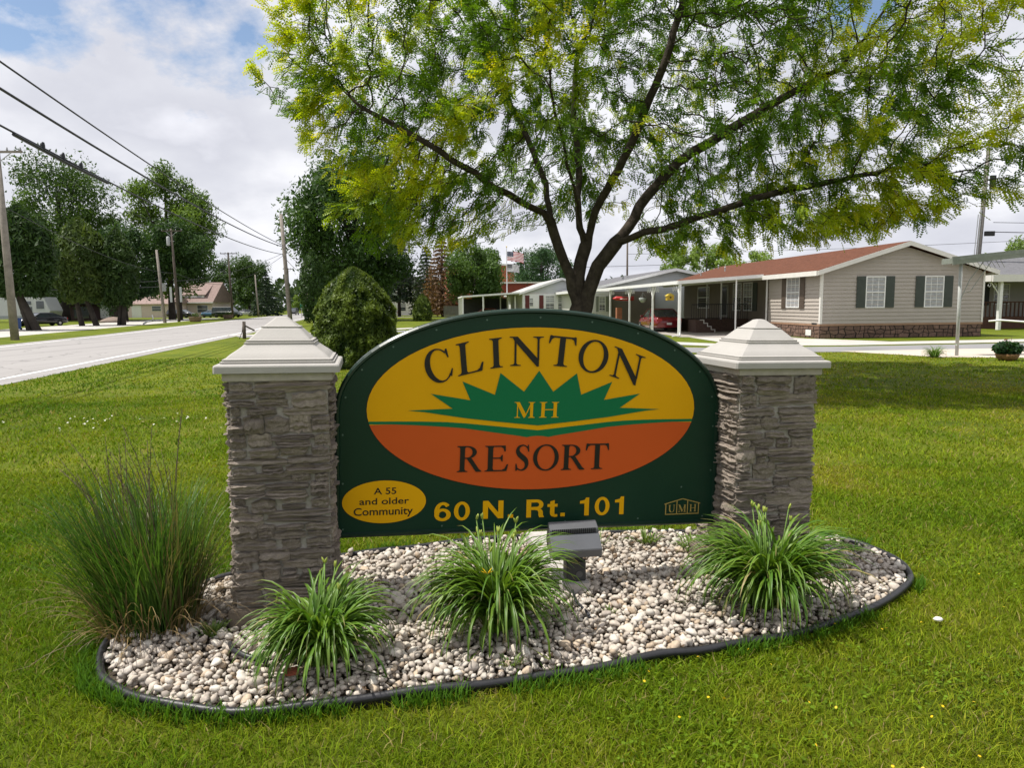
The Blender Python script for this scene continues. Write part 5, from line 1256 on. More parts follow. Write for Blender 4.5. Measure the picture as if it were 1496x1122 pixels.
# steps with railing
STP = thing('porch_steps', (15.5, 36.2, 0), 'brick porch steps with white edge and black railing in the carport', 'steps', (0, 0, HA))
mb = MB()
for i in range(4): mb.box((-3.1, 9+.02*i, .2*i), (-2.35+.24*(3-i)-.25, 10.4, .2*(i+1)))
mb.box((-2.9, 10.4, 0), (.9, 15.2, .8)); mb.build('step_block', mat('dark_step_brick', (.10, .062, .05), .9, .3, 12, .3, 40), STP)
mb = MB()
for i in range(4):
    x = -2.35+.24*(3-i)-.25; mb.box((x-.02, 8.97, .2*i), (x+.02, 9.01, .2*(i+1))); mb.box((x-.26, 8.97, .2*(i+1)-.03), (x+.02, 9.01, .2*(i+1)+.012))
mb.build('step_edge', TRIMC, STP)
mb = MB(); mb.bar((-2.9, 10.35, 1.75), (.8, 10.35, 1.75), .05)
for i in range(26): x = -2.9+3.7*i/25; mb.bar((x, 10.35, .8), (x, 10.35, 1.75), .022)
mb.build('railing', WIRE, STP)
# hanging ornaments
def hang(name, loc, label, cat):
    t = thing(name, loc, label, cat, (0, 0, HA)); mb = MB(); mb.tube([(0, 0, .12), (0, 0, .85)], .006, 4); mb.build('cord', STEEL, t); return t
def hloc(u, v, z): return (15.5+u*math.cos(HA)-v*math.sin(HA), 36.2+u*math.sin(HA)+v*math.cos(HA), z)
RED = mat('red_enamel', (.45, .03, .03), .4, .1, 5)
a = hang('toy_plane', hloc(-5.6, 17.2, 2.18), 'red and white toy plane hanging from the carport edge', 'ornament')
mb = MB(); mb.tube([(-.75, 0, .04), (-.5, 0, .06), (.3, 0, .02), (.8, 0, -.08)], [.03, .14, .15, .04], 8); mb.build('fuselage', RED, a, True); mb = MB(); mb.box((-.25, -.8, .0), (.12, .8, .04)); mb.build('wing', WHITE, a); mb = MB(); mb.box((.6, -.3, -.05), (.8, .3, -.02)); mb.box((.62, -.015, -.05), (.82, .015, .2)); mb.build('tail_fin', RED, a)
a = hang('hanging_basket', hloc(-5.6, 12.1, 2.12), 'pale hanging basket below the carport edge', 'basket')
mb = MB(); mb.lathe([(.08, -.22), (.2, -.12), (.27, .06), (.24, .10)], 12); mb.build('bowl', mat('grey_basket', (.33, .36, .34), .7, .3, 12), a, True); mb = MB(); [mb.tube([(math.cos(k*2.1)*.25, math.sin(k*2.1)*.25, .08), (0, 0, .45)], .008, 4) for k in range(3)]; mb.build('chain', STEEL, a)
a = hang('birdhouse', hloc(-5.6, 6.6, 2.18), 'yellow birdhouse hanging in the carport beside the post', 'birdhouse')
mb = MB(); mb.box((-.2, -.16, -.16), (.2, .16, .1)); mb.build('box', mat('yellow_paint', (.55, .36, .03), .5, .15, 8), a); mb = MB(); mb.poly_prism([(-.26, -.2, .09), (.26, -.2, .09), (0, -.2, .25)], (0, .4, 0)); mb.build('roof', mat('yellow_roof', (.62, .46, .06), .5, .15, 8), a); mb = MB(); mb.lathe([(.05, -.165), (.05, -.161)], 10, axis='y'); mb.build('hole', DARK, a)
mb = MB(); mb.box((-.2, -.2, 0), (.2, .2, 1.55)); o = mb.build('wooden_box', mat('orange_wood', (.33, .13, .07), .7, .3, 4)); o.location = hloc(-5.35, 19.3, 0); o.rotation_euler = (0, 0, HA); props(o, 'narrow orange-brown wooden box standing by the red car', 'box')
# second and third home
H2 = thing('mobile_home', hloc(0, 26, 0), 'white home with pale grey gable behind the carport', 'house', (0, 0, HA), 'mobile homes on the right')
g2 = lambda x: 3.05+(4.66-3.05)*(1-abs(x-1.24)/7.45)
siding('gable_wall', lambda x: min(g2(x), 99), -6.15, 8.6, .5, SIDG, H2, .06, .2)
siding('front_wall', lambda x: 2.98, -6.1, -4.42, .5, SIDW, H2, -.55, .2)
siding('front_wall', lambda x: 2.98, -.55, .05, .5, SIDW, H2, -6.12, .2, side='x')
mb = MB(); mb.box((-6.1, -.53, .1), (-4.42, .05, 2.98)); mb.box((-6.1, .07, .1), (8.6, 20, 3.0)); mb.build('wall_core', SIDW, H2)
siding('carport_wall', lambda x: 2.9, -4.3, -.5, .0, mat('tan_wall_in_shade', (.20, .17, .135), .6, .08, 1.5), H2, -.2, .2)  # shade under the carport roof is painted into this wall's colour
window(H2, -5.45, -4.97, 1.25, 2.42, -.57, grid=(2, 2)); shutter(H2, -5.75, -5.51, 1.2, 2.5, -.572, mat('sage_shutter', (.22, .235, .20), .6, .1, 5)); shutter(H2, -4.91, -4.66, 1.2, 2.5, -.572, MATS['sage_shutter'])
gable_roof(H2, -6.2, 8.65, 0, 20, 3.06, 4.68, .14, SHINGG, WHITE, 1.24, .45)
mb = MB()
for x, y in ((-2.5, 3), (-1, 7), (-3.2, 12), (.2, 4)): mb.lathe([(.09, 0), (.09, .35), (.13, .36), (.13, .45)], 8, (x, y, 3.95+.13*x*.8+.1))
mb.build('roof_vent', STEEL, H2, kind='stuff')
H3 = thing('mobile_home', hloc(-10.2, 40.1, 0), 'white home with maroon shutters left of the big trunk', 'house', (0, 0, HA), 'mobile homes on the right')
g3 = lambda x: 3.05+(4.45-3.05)*(1-abs(x-4.15)/4.15)
siding('gable_wall', lambda x: min(g3(x), 2.95), 0, 8.3, .5, WHITE, H3, 0, .22); siding('gable_end', lambda x: g3(x) if True else 0, 0, 8.3, 3.02, SIDG, H3, .05, .22)
mb = MB(); mb.box((0.02, .02, 0), (8.28, 16, 3.0)); mb.build('wall_core', WHITE, H3)
for x0, x1 in ((2.45, 3.3), (3.75, 4.7), (5.0, 5.75)): window(H3, x0, x1, 1.2, 2.75, -.02, grid=(2, 2))
window(H3, .75, 1.1, 1.7, 2.5, -.02, grid=(1, 1)); 
for x in (.28, 1.75, 6.0): shutter(H3, x, x+.45, 1.1, 2.8, -.02, SHUTM)
gable_roof(H3, 0, 8.3, 0, 16, 3.05, 4.45, .13, mat('pale_roof_metal', (.42, .41, .40), .7, .1, 3), WHITE, None, .3)
mb = MB(); mb.box((8.0, -.6, 2.98), (15.8, 3, 3.12)); mb.build('porch_roof', WHITE, H3)
for x in (8.4, 8.9): 
    mb = MB(); mb.box((x, -.5, 0), (x+.1, -.4, 2.98)); mb.build('porch_post', WHITE, H3)
C3 = thing('carport', hloc(-10.2, 40.1, 0), 'flat white carport with many thin posts behind the flagpole', 'carport', (0, 0, HA))
mb = MB(); V = [(-6.3, -1, 2.62), (-.35, -1, 2.98), (-.35, 12, 2.98), (-6.3, 12, 2.62)]; mb.add(V+[(x, y, z+.16) for x, y, z in V], [(3, 2, 1, 0), (4, 5, 6, 7), (0, 1, 5, 4), (1, 2, 6, 5), (2, 3, 7, 6), (3, 0, 4, 7)]); mb.build('roof_panel', WHITE, C3)
for x, y in ((-6.2, -.9), (-4.15, -.9), (-6.2, 2), (-6.2, 5), (-6.2, 8), (-6.2, 11.5), (-3.2, 11.5), (-1.8, 5.5), (-1.2, 3), (-.7, .6)):
    mb = MB(); mb.box((x-.06, y-.06, 0), (x+.06, y+.06, 2.72)); mb.build('post', WHITE, C3)
mb = MB(); mb.box((-6.1, 11.6, 0), (-.4, 11.7, 2.6)); mb.build('back_wall', mat('dark_back_wall', (.05, .05, .055), .9, .2, 3), C3)

# ------------------------------------------------------------------ cars
PLATE = mat('licence_plate', (.62, .62, .62), .5, .1, 8); HEADL = mat('headlight_glass', (.72, .74, .76), .1, .1, 8, spec=.8); TAILL = mat('tail_light_red', (.42, .02, .02), .25, .15, 8)
def car(loc, rz, label, col, L=4.7, Wd=1.82, H=1.45, kind='sedan', group='cars and trucks', name='parked_car'):
    """front is +x"""
    key = 'car_paint_%s' % '_'.join('%.2f' % c for c in col)
    pm_ = mat(key, col, .22, .04, 1, coat=.6, spec=.5)
    t = thing(name, loc, label, 'car', (0, 0, rz), group); hw = Wd/2
    if kind == 'sedan': top = [(-.5, .80), (-.47, .96), (-.30, 1.02), (0, .97), (.16, .95), (.20, .93), (.36, .86), (.46, .74), (.5, .55)]; gh = (-.41, -.20, .07, .24); belt = .98
    elif kind == 'suv': top = [(-.5, .85), (-.48, 1.05), (-.3, 1.08), (0, 1.06), (.2, 1.05), (.26, 1.03), (.40, .98), (.47, .88), (.5, .62)]; gh = (-.48, -.43, .10, .27); belt = 1.08
    else: top = [(-.5, .95), (-.49, 1.12), (-.3, 1.14), (0, 1.14), (.25, 1.13), (.33, 1.08), (.44, .98), (.48, .86), (.5, .6)]; gh = (-.49, -.46, .20, .36); belt = 1.14
    S = 11; xs = [q[0] for q in top]; st = sorted(set(xs+[-.42, -.25, -.1, .1, .3]))
    V = []
    for x in st:
        zt = float(np.interp(x, xs, [q[1] for q in top])); e = max(0, (abs(x)-.36)/.14); w = hw*(1-.16*e*e); zb = .22+.10*e
        V += [(x*L, y*w, z) for y, z in ((-.55, zb), (-.93, zb+.04), (-1, zb+.25), (-1, zt-.22), (-.955, zt-.06), (-.80, zt), (.80, zt), (.955, zt-.06), (1, zt-.22), (1, zb+.25), (.93, zb+.04), (.55, zb))]
    k = 12; F = []
    for i in range(len(st)-1):
        for j in range(k): F.append((i*k+j, i*k+(j+1) % k, (i+1)*k+(j+1) % k, (i+1)*k+j))
    F += [tuple(range(k-1, -1, -1)), tuple((len(st)-1)*k+j for j in range(k))]
    mb = MB(); mb.add(V, F); body = mb.build('body', pm_, t, True)
    b0, r0_, r1, b1 = [q*L for q in gh]; wb, wr = hw*.90, hw*.70; zr = H-.05
    B = [(b0, -wb, belt-.03), (b1, -wb, belt-.05), (b1, wb, belt-.05), (b0, wb, belt-.03)]; Rr = [(r0_, -wr, zr), (r1, -wr, zr), (r1, wr, zr), (r0_, wr, zr)]
    mb = MB(); mb.add(B+Rr, [(0, 1, 5, 4), (2, 3, 7, 6), (1, 2, 6, 5), (3, 0, 4, 7)]); mb.build('window_glass', GLASS, t, fixn=True)
    mb = MB(); c = [(r0_-.02, -wr-.02), (r1+.02, -wr-.02), (r1+.02, wr+.02), (r0_-.02, wr+.02)]
    mb.add([(x, y, zr-.01) for x, y in c]+[(x*.97, y*.9, zr+.05) for x, y in c], [(3, 2, 1, 0), (4, 5, 6, 7), (0, 1, 5, 4), (1, 2, 6, 5), (2, 3, 7, 6), (3, 0, 4, 7)])
    for i in range(4): mb.bar(B[i], Rr[i], .07, .05)
    for f in (.42,) if kind == 'sedan' else (.36, .68):
        for s_ in (-1, 1): mb.bar((b0+(b1-b0)*f, s_*(wb+.003), belt-.03), (r0_+(r1-r0_)*f, s_*(wr+.003), zr), .07, .03)
    mb.build('roof', pm_, t)
    for sx in (-.31, .31):
        for sy in (-1, 1):
            mb = MB(); mb.lathe([(.20, -.10), (.30, -.10), (.325, -.07), (.325, .07), (.30, .10), (.20, .10)], 18, (sx*L, sy*(hw-.075), .325), axis='y'); wh = mb.build('wheel', RUBBER, t, True)
            mb = MB(); y_ = sy*(hw+.012); mb.lathe([(.205, -.012), (.205, .008), (.17, .012), (.04, .016)], 12, (sx*L, y_, .325), axis='y'); mb.build('rim', RIM, wh)
    for sy in (-1, 1):
        mb = MB(); mb.box((L*.468, sy*hw*.60-.16, .60), (L*.492, sy*hw*.60+.16, .73)); mb.build('headlight', HEADL, t, bevel=.01)
        mb = MB(); mb.box((-L*.502, sy*hw*.66-.17, .72), (-L*.478, sy*hw*.66+.17, .88)); mb.build('tail_light', TAILL, t, bevel=.01)
        mb = MB(); mb.box((b1-.35, sy*(hw+.02)-.09, belt-.05), (b1-.22, sy*(hw+.02)+.09, belt+.08)); mb.build('side_mirror', pm_, t, bevel=.01)
    for x in (-L*.506, L*.502):
        mb = MB(); mb.box((x-.008, -.16, .48), (x+.008, .16, .62)); mb.build('number_plate', PLATE, t)
    return t
HEAD = HA+math.pi/2
q = hloc(-4.25, 12.8, 0); car(q, HEAD-R(3), 'glossy red sedan parked in the carport of the beige home', (.17, .006, .012), 5.0, 1.9, 1.50)
q = hloc(-13.6, 46, 0); car(q, HA+R(180), 'red car half hidden in the far flat white carport', (.33, .03, .035), 4.6, 1.8, 1.45)
car((-51.8, 79.5, 0), R(238), 'dark sedan parked across the road behind the leaning cedar trunk', (.018, .017, .024), 4.9, 1.86, 1.48)
car((-52.5, 133.5, 0), R(-8), 'dark green van in front of the tan house across the road', (.012, .022, .016), 5.3, 1.95, 1.95, 'van')
car((-55.6, 134.8, 0), R(-20), 'blue pickup nose peeking out behind the dark green van', (.05, .12, .20), 4.6, 1.8, 1.35)
car((-60.5, 132.5, 0), R(-12), 'black pickup truck left of the tan house', (.012, .012, .014), 5.2, 1.9, 1.55, 'suv')
car((-20.9, 118, 0), R(186), 'silver SUV on the grass verge right of the globe-shaped shrub', (.55, .56, .58), 4.6, 1.85, 1.70, 'suv')
car((-17.4, 150, 0), R(-80), 'white car in the open white garage', (.70, .70, .70), 4.4, 1.8, 1.45, 'suv')
car((-14.6, 152, 0), R(0), 'red truck beside the white garage', (.40, .02, .025), 5.0, 1.9, 1.6, 'van')
car((-43.0, 158, 0), R(-80), 'white car driving far down the road behind the green road sign', (.72, .72, .74), 4.6, 1.85, 1.55, 'suv')
car((-54.8, 150, 0), R(15), 'pale car behind the spruce trunks beyond the road', (.66, .67, .68), 4.6, 1.8, 1.4)
car((-58.6, 151, 0), R(10), 'white car behind the round dark tree beyond the road', (.70, .70, .70), 4.5, 1.8, 1.4)
car((-49.5, 164, 0), R(-84), 'dark car far along the road near the bare grey pole', (.03, .03, .032), 4.6, 1.85, 1.6, 'suv')

# ------------------------------------------------------------------ near carport, its pots, right-hand neighbour
NC = thing('metal_awning', (14.95, 24.1, 0), 'weathered metal awning roof on a thin steel post at the right edge', 'awning', (0, 0, R(4)))
SAGE = mat('grey_green_metal', (.26, .28, .25), .55, .2, 5, metal=.2)
mb = MB(); mb.tube([(0, 0, 0), (-.03, 0, 3.08)], [.055, .055], 8); mb.build('post', mat('pale_steel_post', (.44, .45, .44), .5, .15, 5), NC, True)
mb = MB(); mb.poly_prism([(-.40, -.1, 3.06), (9, -.1, 3.95), (9, -.1, 4.13), (-.40, -.1, 3.24)], (0, .55, 0)); ro = mb.build('roof_panel', SAGE, NC)
mb = MB(); mb.bar((-.42, -.125, 3.15), (9, -.125, 4.06), .05, .26); mb.bar((-.3, -.155, 3.18), (9, -.155, 4.09), .012, .05); mb.build('fascia', SAGE, NC)
mb = MB(); mb.tube([(-.01, .05, 1.35), (.10, .05, 2.0), (.35, .05, 2.55), (.78, .05, 3.12)], .014, 6); mb.tube([(.14, .05, 2.1), (.38, .05, 2.15), (.62, .05, 2.5), (1.05, .05, 3.12)], .012, 5)
for i in range(9): mb.tube([(.1+.16*i, .08, 3.09+.016*i), (.28+.16*i, .08, 2.86+.01*i)], .008, 4)
mb.build('scroll_bracket', SAGE, NC, fixn=False)
dl = daylily((13.75, 23.35, 0), 150, .62, 1.6, 'dark leafy clump growing beside the thin steel awning post', 9, 0)
del dl['group']
PT = thing('flower_pot', (15.2, 22.0, .01), 'rustic bowl planter with dark green geranium leaves at right edge', 'planter')
mb = MB(); mb.lathe([(.20, 0), (.28, .06), (.33, .18), (.31, .20), (.26, .17)], 16); mb.build('bowl', mat('terracotta_wicker', (.22, .12, .05), .85, .5, 14, .5, 40), PT, True)
n = 900; B = rand_dirs(n)*rng.random((n, 1))**.4*np.array((.44, .34, .22))+np.array((0, 0, .36)); B = B[B[:, 2] > .17]; n = len(B)
V = quads_at(B, rng.uniform(.03, .07, n), np.array((0, -.3, .9)), n, .9); np_obj('foliage', V.reshape(-1, 3), [np.arange(n*4).reshape(-1, 4)], TLEAF, PT, np.repeat(np.array((.02, .055, .016))*rng.uniform(.6, 1.7, (n, 1)), 4, 0), False, 'stuff')
mb = MB()
for x, y, h in ((-.22, -.2, .62), (.06, .05, .66), (.12, .02, .72)): mb.tube([(x*.6, y, .3), (x, y, h)], .006, 4)
fs = mb.build('flower_stalk', mat('stalk_brown', (.16, .09, .06), .7, .2, 9), PT, kind='stuff')
mb = MB(); [mb.tube([(-.25+.03*k, -.2, .62+.02*(k % 2)), (-.235+.03*k, -.21, .66)], .018, 5) for k in range(3)]; mb.build('flower', mat('dark_red_petal', (.20, .05, .05), .6, .2, 9), PT)
H4 = thing('mobile_home', (30.2, 45.2, 0), 'home with grey shingle roof and brown porch railing at right edge', 'house', (0, 0, R(8)), 'mobile homes on the right')
siding('porch_wall', lambda x: 3.2, 0, 14, .55, mat('shaded_beige_siding', (.36, .34, .31), .6, .05, 2), H4, 4.0, .2)
siding('end_wall', lambda x: 3.2, 4.0, 16, .55, MATS['shaded_beige_siding'], H4, .0, .2, side='x')
mb = MB(); mb.box((.03, 4.03, 0), (14, 16, 3.2)); mb.build('wall_core', DARK, H4)
mb = MB(); mb.poly_prism([(-.6, -.45, 3.12), (-.6, 4.5, 3.62), (-.6, 10, 5.0), (-.6, 10, 5.13), (-.6, 4.5, 3.75), (-.6, -.45, 3.24)], (15, 0, 0)); mb.build('roof', SHINGG, H4)
mb = MB(); mb.box((-.66, -.55, 2.98), (14.5, -.452, 3.42)); mb.box((-.70, -.45, 3.0), (-.602, 6, 3.40)); mb.build('fascia', TRIMC, H4)
for x, y, w in ((.2, -.2, .10), (.05, 3.2, .05), (6.5, -.2, .10)):
    mb = MB(); mb.box((x-w, y-w, 0), (x+w, y+w, 3.1)); q = mb.build('porch_post', WHITE, H4)
mb = MB(); scroll(mb, (-.25, -.2, 2.72), .18, .9, -1, (1, 0)); scroll(mb, (-.62, -.2, 2.78), .16, .9, -1, (1, 0)); mb.tube([(.1, -.2, 2.2), (-.2, -.2, 2.6), (-.5, -.2, 2.98)], .028, 5); mb.build('scroll_bracket', WHITE, H4, fixn=False)
BRN = mat('brown_deck_wood', (.085, .038, .022), .8, .3, 4)
mb = MB(); mb.box((.4, 1.5, 0), (14, 1.6, .78)); mb.build('deck_skirt', BRN, H4)
mb = MB(); mb.bar((.4, 1.5, 1.72), (14, 1.5, 1.72), .12, .08); mb.build('railing', BRN, H4)
for i in range(46):
    x = .45+.30*i; mb = MB() if i == 0 else mb
    if i == 0: mb.box((-.03, -.03, .78), (.03, .03, 1.68)); bal = mb.build('baluster', BRN, H4); bal.location = (x, 1.5, 0)
    else: o = bal.copy(); COL.objects.link(o); o.location = (x, 1.5, 0)
window(H4, 3.5, 4.6, 1.6, 2.9, 3.98); shutter(H4, 2.2, 3.1, 1.5, 3.0, 3.97, mat('black_shutter', (.02, .02, .022), .6, .1, 4)); window(H4, 1.0, 1.6, 1.0, 2.9, 3.98, grid=(1, 1), glass=GLASS)
mb = MB(); mb.tube([(29.6, 44.7, .55), (30.0, 44.2, .62), (36, 42.2, .10)], .06, 8); o = mb.build('downspout_pipe', WHITE, smooth=True); props(o, 'white downspout extension pipe lying on the grass at right edge', 'pipe')

# ------------------------------------------------------------------ flagpole
FP = thing('flagpole', (-.45, 79, 0), 'tall thin silver flagpole carrying two flags', 'flagpole')
mb = MB(); mb.lathe([(.06, 0), (.05, 4), (.035, 8.0), (.035, 8.02)], 8); mb.build('pole', mat('silver_pole', (.55, .55, .56), .4, .1, 3, metal=.3), FP, True)
mb = MB(); mb.lathe([(.001, 0), (.06, .03), (.08, .08), (.06, .13), (.001, .16)], 10, (0, 0, 8.02)); mb.build('finial', mat('gold_ball', (.5, .36, .08), .35, .1, 4, metal=.6), FP, True)
FR, FW, FBL, FBK = mat('flag_red', (.45, .03, .045), .8, .1, 3), mat('flag_white', (.75, .75, .75), .8, .05, 3), mat('flag_blue', (.022, .035, .11), .8, .15, 3), mat('flag_black', (.03, .03, .035), .8, .15, 3)
def flag(z, w, h, label, c1, c2, cc, droop):
    t = thing('flag', (-.45, 79, z), label, 'flag', group='flags on the flagpole'); nx = 16
    def P_(i, j):
        x = i/nx; return (.06+x*w*.96, .10*math.sin(x*7+j*.12)*x, -j/13*h-droop*x*x*h-.05*math.sin(x*6)*x*h)
    groups = {}
    for j in range(13):
        mb = MB(); i0 = 6 if j < 7 else 0
        for i in range(i0, nx): mb.add([P_(i, j), P_(i+1, j), P_(i+1, j+1), P_(i, j+1)], [(0, 1, 2, 3)])
        mb.build('stripe', c1 if j % 2 == 0 else c2, t, True, fixn=False)
    mb = MB()
    for j in range(7):
        for i in range(6): mb.add([P_(i, j), P_(i+1, j), P_(i+1, j+1), P_(i, j+1)], [(0, 1, 2, 3)])
    ca = mb.build('canton', cc, t, True, fixn=False)
    mb = MB()
    for j in range(9):
        for i in range(6 if j % 2 == 0 else 5):
            u_ = (.5+i+(.5 if j % 2 else 0))*.95; v_ = .45+j*.76; a = Vector(P_(u_, v_)); r_ = .035*w/1.7
            mb.add([a+Vector((r_*math.cos(k*math.pi/2.5*2+1.57), -.012, r_*math.sin(k*math.pi/2.5*2+1.57))) for k in range(5)], [(0, 1, 2, 3, 4)])
    mb.build('star', c2, ca, fixn=False, kind='stuff'); return t
flag(7.6, 1.85, .98, 'red, white and blue striped flag flying from the top of the flagpole', FR, FW, FBL, .34)
flag(6.25, 1.35, .85, 'black and white striped flag below the red and white one', FBK, FW, FBK, .22)

# ------------------------------------------------------------------ poles and wires
def pole(loc, h, r_, label, top_x=0, arm=None, m=WOODP, extras=None, tilt=0, yaw=0):
    p = thing('utility_pole', loc, label, 'utility pole', (0, 0, yaw), 'utility poles'); mb = MB()
    mb.tube([(0, 0, -.2), (tilt*.5, 0, h*.5), (tilt, 0, h)], [r_, r_*.86, r_*.7], 10); mb.build('pole', m, p, True)
    for a in (arm or []):
        z, l, off = a; mb = MB(); mb.box((tilt+off-l/2, -.14, z-.06), (tilt+off+l/2, -.02, z+.06)); ar = mb.build('crossarm', m, p)
        mb = MB(); mb.bar((tilt, -.1, z-.7), (tilt+off+l*.28, -.1, z-.06), .04); mb.bar((tilt, -.1, z-.7), (tilt+off-l*.28, -.1, z-.06), .04); mb.build('brace', STEEL, p)
        for s_ in (-.47, -.2, .2, .47):
            mb = MB(); mb.lathe([(.05, 0), (.06, .08), (.03, .12), (.05, .18), (.01, .2)], 8, (tilt+off+l*s_, -.08, z+.06)); mb.build('insulator', mat('insulator_grey', (.30, .30, .32), .4, .1, 5), ar, True)
    return p
def can(p, x, z, r_=.28, h=.9, y=-.35):
    mb = MB(); mb.lathe([(r_*.9, 0), (r_, .05), (r_, h-.08), (r_*.8, h), (.05, h+.05)], 12, (x, y, z)); mb.bar((x, y, z+h*.5), (0, 0, z+h*.5), .08); mb.build('transformer', mat('transformer_grey', (.45, .46, .47), .5, .1, 4), p, True)
def pbox(p, name, a, b, m):
    mb = MB(); mb.box(a, b); return mb.build(name, m, p, bevel=.01)
pA = pole((-30, 43.5, 0), 11.3, .24, 'thick wooden utility pole with crossarm at the left edge', 0, [(11.05, 2.9, .1)], tilt=-.15)
pB = pole((-25.2, 82.3, 0), 12.2, .26, 'tall bare grey pole rising just left of centre above the left pillar cap', tilt=-.55)
pC = pole((-43.2, 90, 0), 9.0, .20, 'bare pale pole by the far roadside left of the dark crossarm pole', tilt=-.5)
pbox(pC, 'meter_box', (.05, -.35, 3.9), (.45, -.1, 4.9), STEEL)
pD = pole((-44.2, 96, 0), 12.2, .19, 'dark utility pole with crossarm and grey transformer by the far roadside', m=WOODD, arm=[(11.9, 2.7, .1)], tilt=-.35); can(pD, -.75, 10.0, .22, 1.15, -.1)
for dx in (-.75, .55): pbox(pD, 'marker_panel', (dx-.14, -.3, 2.6), (dx+.14, -.2, 4.6), mat('pale_panel', (.45, .47, .47), .6, .1, 4))
pE = pole((-48.6, 126, 0), 11.3, .2, 'brown utility pole with crossarm in front of the rounded tree', m=WOODD, arm=[(11.1, 2.9, .1)], tilt=-.25)
pF = pole((-48.3, 138, 0), 8.0, .16, 'thin weathered pole between the rounded tree and the spruce', tilt=-.3)
pG = pole((-46.0, 150, 0), 9.8, .16, 'thin distant pole with crossarm right of the spruce', m=WOODD, arm=[(9.6, 2.2, .1)])
pH = pole((-34.4, 122, 0), 11.3, .22, 'pole with slanting brace cable behind the green road sign', tilt=-.2)
mb = MB(); mb.tube([(-.2, 0, 10.6), (3.2, 0, 5.0)], .05, 5); mb.build('guy_cable', WIRE, pH)
pI = pole((-31.0, 126, 0), 9.5, .12, 'slim dark pole right of the green road sign', m=WOODD)
pJ = pole((13.6, 85, 0), 9.0, .14, 'slim dark pole rising behind the white home right of the big trunk', m=WOODD)
pK = pole((34.8, 54.5, 0), 13.2, .20, 'utility pole with cable boxes behind the beige home at right', m=mat('grey_pole_wood', (.20, .185, .17), .9, .3, 3, .4, 30), tilt=.5)
pbox(pK, 'cable_box', (.62, -.3, 10.0), (1.0, -.1, 11.0), mat('black_box', (.02, .02, .022), .5, .1, 4)); pbox(pK, 'cable_box', (.45, -.3, 6.6), (1.15, -.1, 6.95), MATS['black_box'])
mb = MB(); mb.tube([(-.12, -.1, .2), (.16, -.1, 8.6)], .05, 6); mb.tube([(-.4, -.1, .2), (-.05, -.1, 8.2)], .03, 6); mb.build('conduit', STEEL, pK)
pL = pole((-71.6, 109, 0), 9.2, .22, 'white pole with lamp arms between the cedars', m=WHITE); mb = MB(); mb.bar((-1.7, 0, 9.0), (2.2, 0, 9.0), .16); mb.lathe([(.2, 0), (.5, .1), (.2, .25)], 8, (2.3, 0, 8.9)); mb.build('lamp_arm', WHITE, pL)
def wire(pts_, r_, label, sag=0.0, n=24):
    mb = MB(); a, b = Vector(pts_[0]), Vector(pts_[-1]); q = [a.lerp(b, i/n)-Vector((0, 0, sag*4*(i/n)*(1-i/n))) for i in range(n+1)]; mb.tube(q, r_, 5)
    return props(mb.build('power_line', WIRE, smooth=True, fixn=False), label, 'power line', 'overhead lines along the road')
OFF = (-11.9, 9.0)
wire([(OFF[0], OFF[1], 9.05), (-25.7, 82.3, 8.75)], .030, 'highest black power line crossing the upper left sky', .55)
wire([(OFF[0]-.1, OFF[1], 8.35), (-25.75, 82.3, 8.6)], .042, 'second black power line crossing the upper left sky', .72)
lb = wire([(OFF[0]-.1, OFF[1], 7.35), (-25.75, 82.3, 7.75)], .032, 'lowest thick cable bundle with clamps in the upper left sky', .85)
a, b = Vector((OFF[0]-.1, OFF[1], 7.35)), Vector((-25.75, 82.3, 7.75))
for f in (.195, .215, .235):
    q = a.lerp(b, f)-Vector((0, 0, .85*4*f*(1-f))); mb = MB(); mb.tube([q+Vector((0, 0, -.05)), q+Vector((0, 0, .10)), q+Vector((.03, 0, .18))], [.07, .07, .03], 6); mb.build('cable_clamp', WIRE, lb)
q0 = a.lerp(b, .17)-Vector((0, 0, .85*4*.17*.83)); q1 = a.lerp(b, .27)-Vector((0, 0, .85*4*.27*.73)); mb = MB(); mb.tube([q0+Vector((0, 0, -.05)), q0.lerp(q1, .5)+Vector((0, 0, -.10)), q1+Vector((0, 0, -.06))], .055, 6); mb.build('splice_cable', WIRE, lb)
wire([(-25.75, 82.2, 8.7), (-34.6, 122, 8.6)], .03, 'power line from the bare grey pole back to the braced pole', .4)
wire([(-25.75, 82.2, 7.7), (-34.6, 122, 7.2)], .03, 'lower power line from the bare grey pole back to the braced pole', .4)
wire([(-30.1, 43.4, 8.0), (-44.5, 96, 6.4)], .02, 'thin service wire from the left edge pole to the crossarm pole', .9)
wire([(-29, 43.4, 11.3), (-43.2, 96, 12.2)], .014, 'thin upper wire between the two crossarm poles', .8)
wire([(-31, 43.4, 11.2), (-45.4, 96, 12.1)], .014, 'second thin upper wire between the two crossarm poles', .8)
wire([(-44.5, 96, 6.5), (-48.8, 126, 5.9)], .03, 'service wire between the two dark crossarm poles', .6)
wire([(-43, 90, 5.2), (-72, 93, 5.0)], .025, 'level wire running left from the pale pole', .2)
wire([(-43, 90, 4.5), (-72, 93, 4.4)], .025, 'lower level wire running left from the pale pole', .2)
wire([(-44.5, 96, 5.4), (-25.6, 82.3, 7.9)], .02, 'wire crossing the road to the bare grey pole', .7)
wire([(-48.8, 126, 6.4), (-25.6, 82.3, 7.7)], .02, 'wire crossing the road from the brown crossarm pole', .6)
wire([(-34.6, 122, 8.2), (60, 122, 9.6)], .035, 'long level wire behind the big trunk and the flags', .9)
wire([(13.6, 85, 7.6), (60, 70, 8)], .02, 'faint wire above the grey roof', .3)
wire([(35.6, 54.4, 10.4), (70, 52, 9.6)], .02, 'upper wire running right from the pole behind the beige home', .2)
wire([(35.9, 54.4, 7.6), (70, 52, 7.2)], .02, 'middle wire running right from the pole behind the beige home', .2)
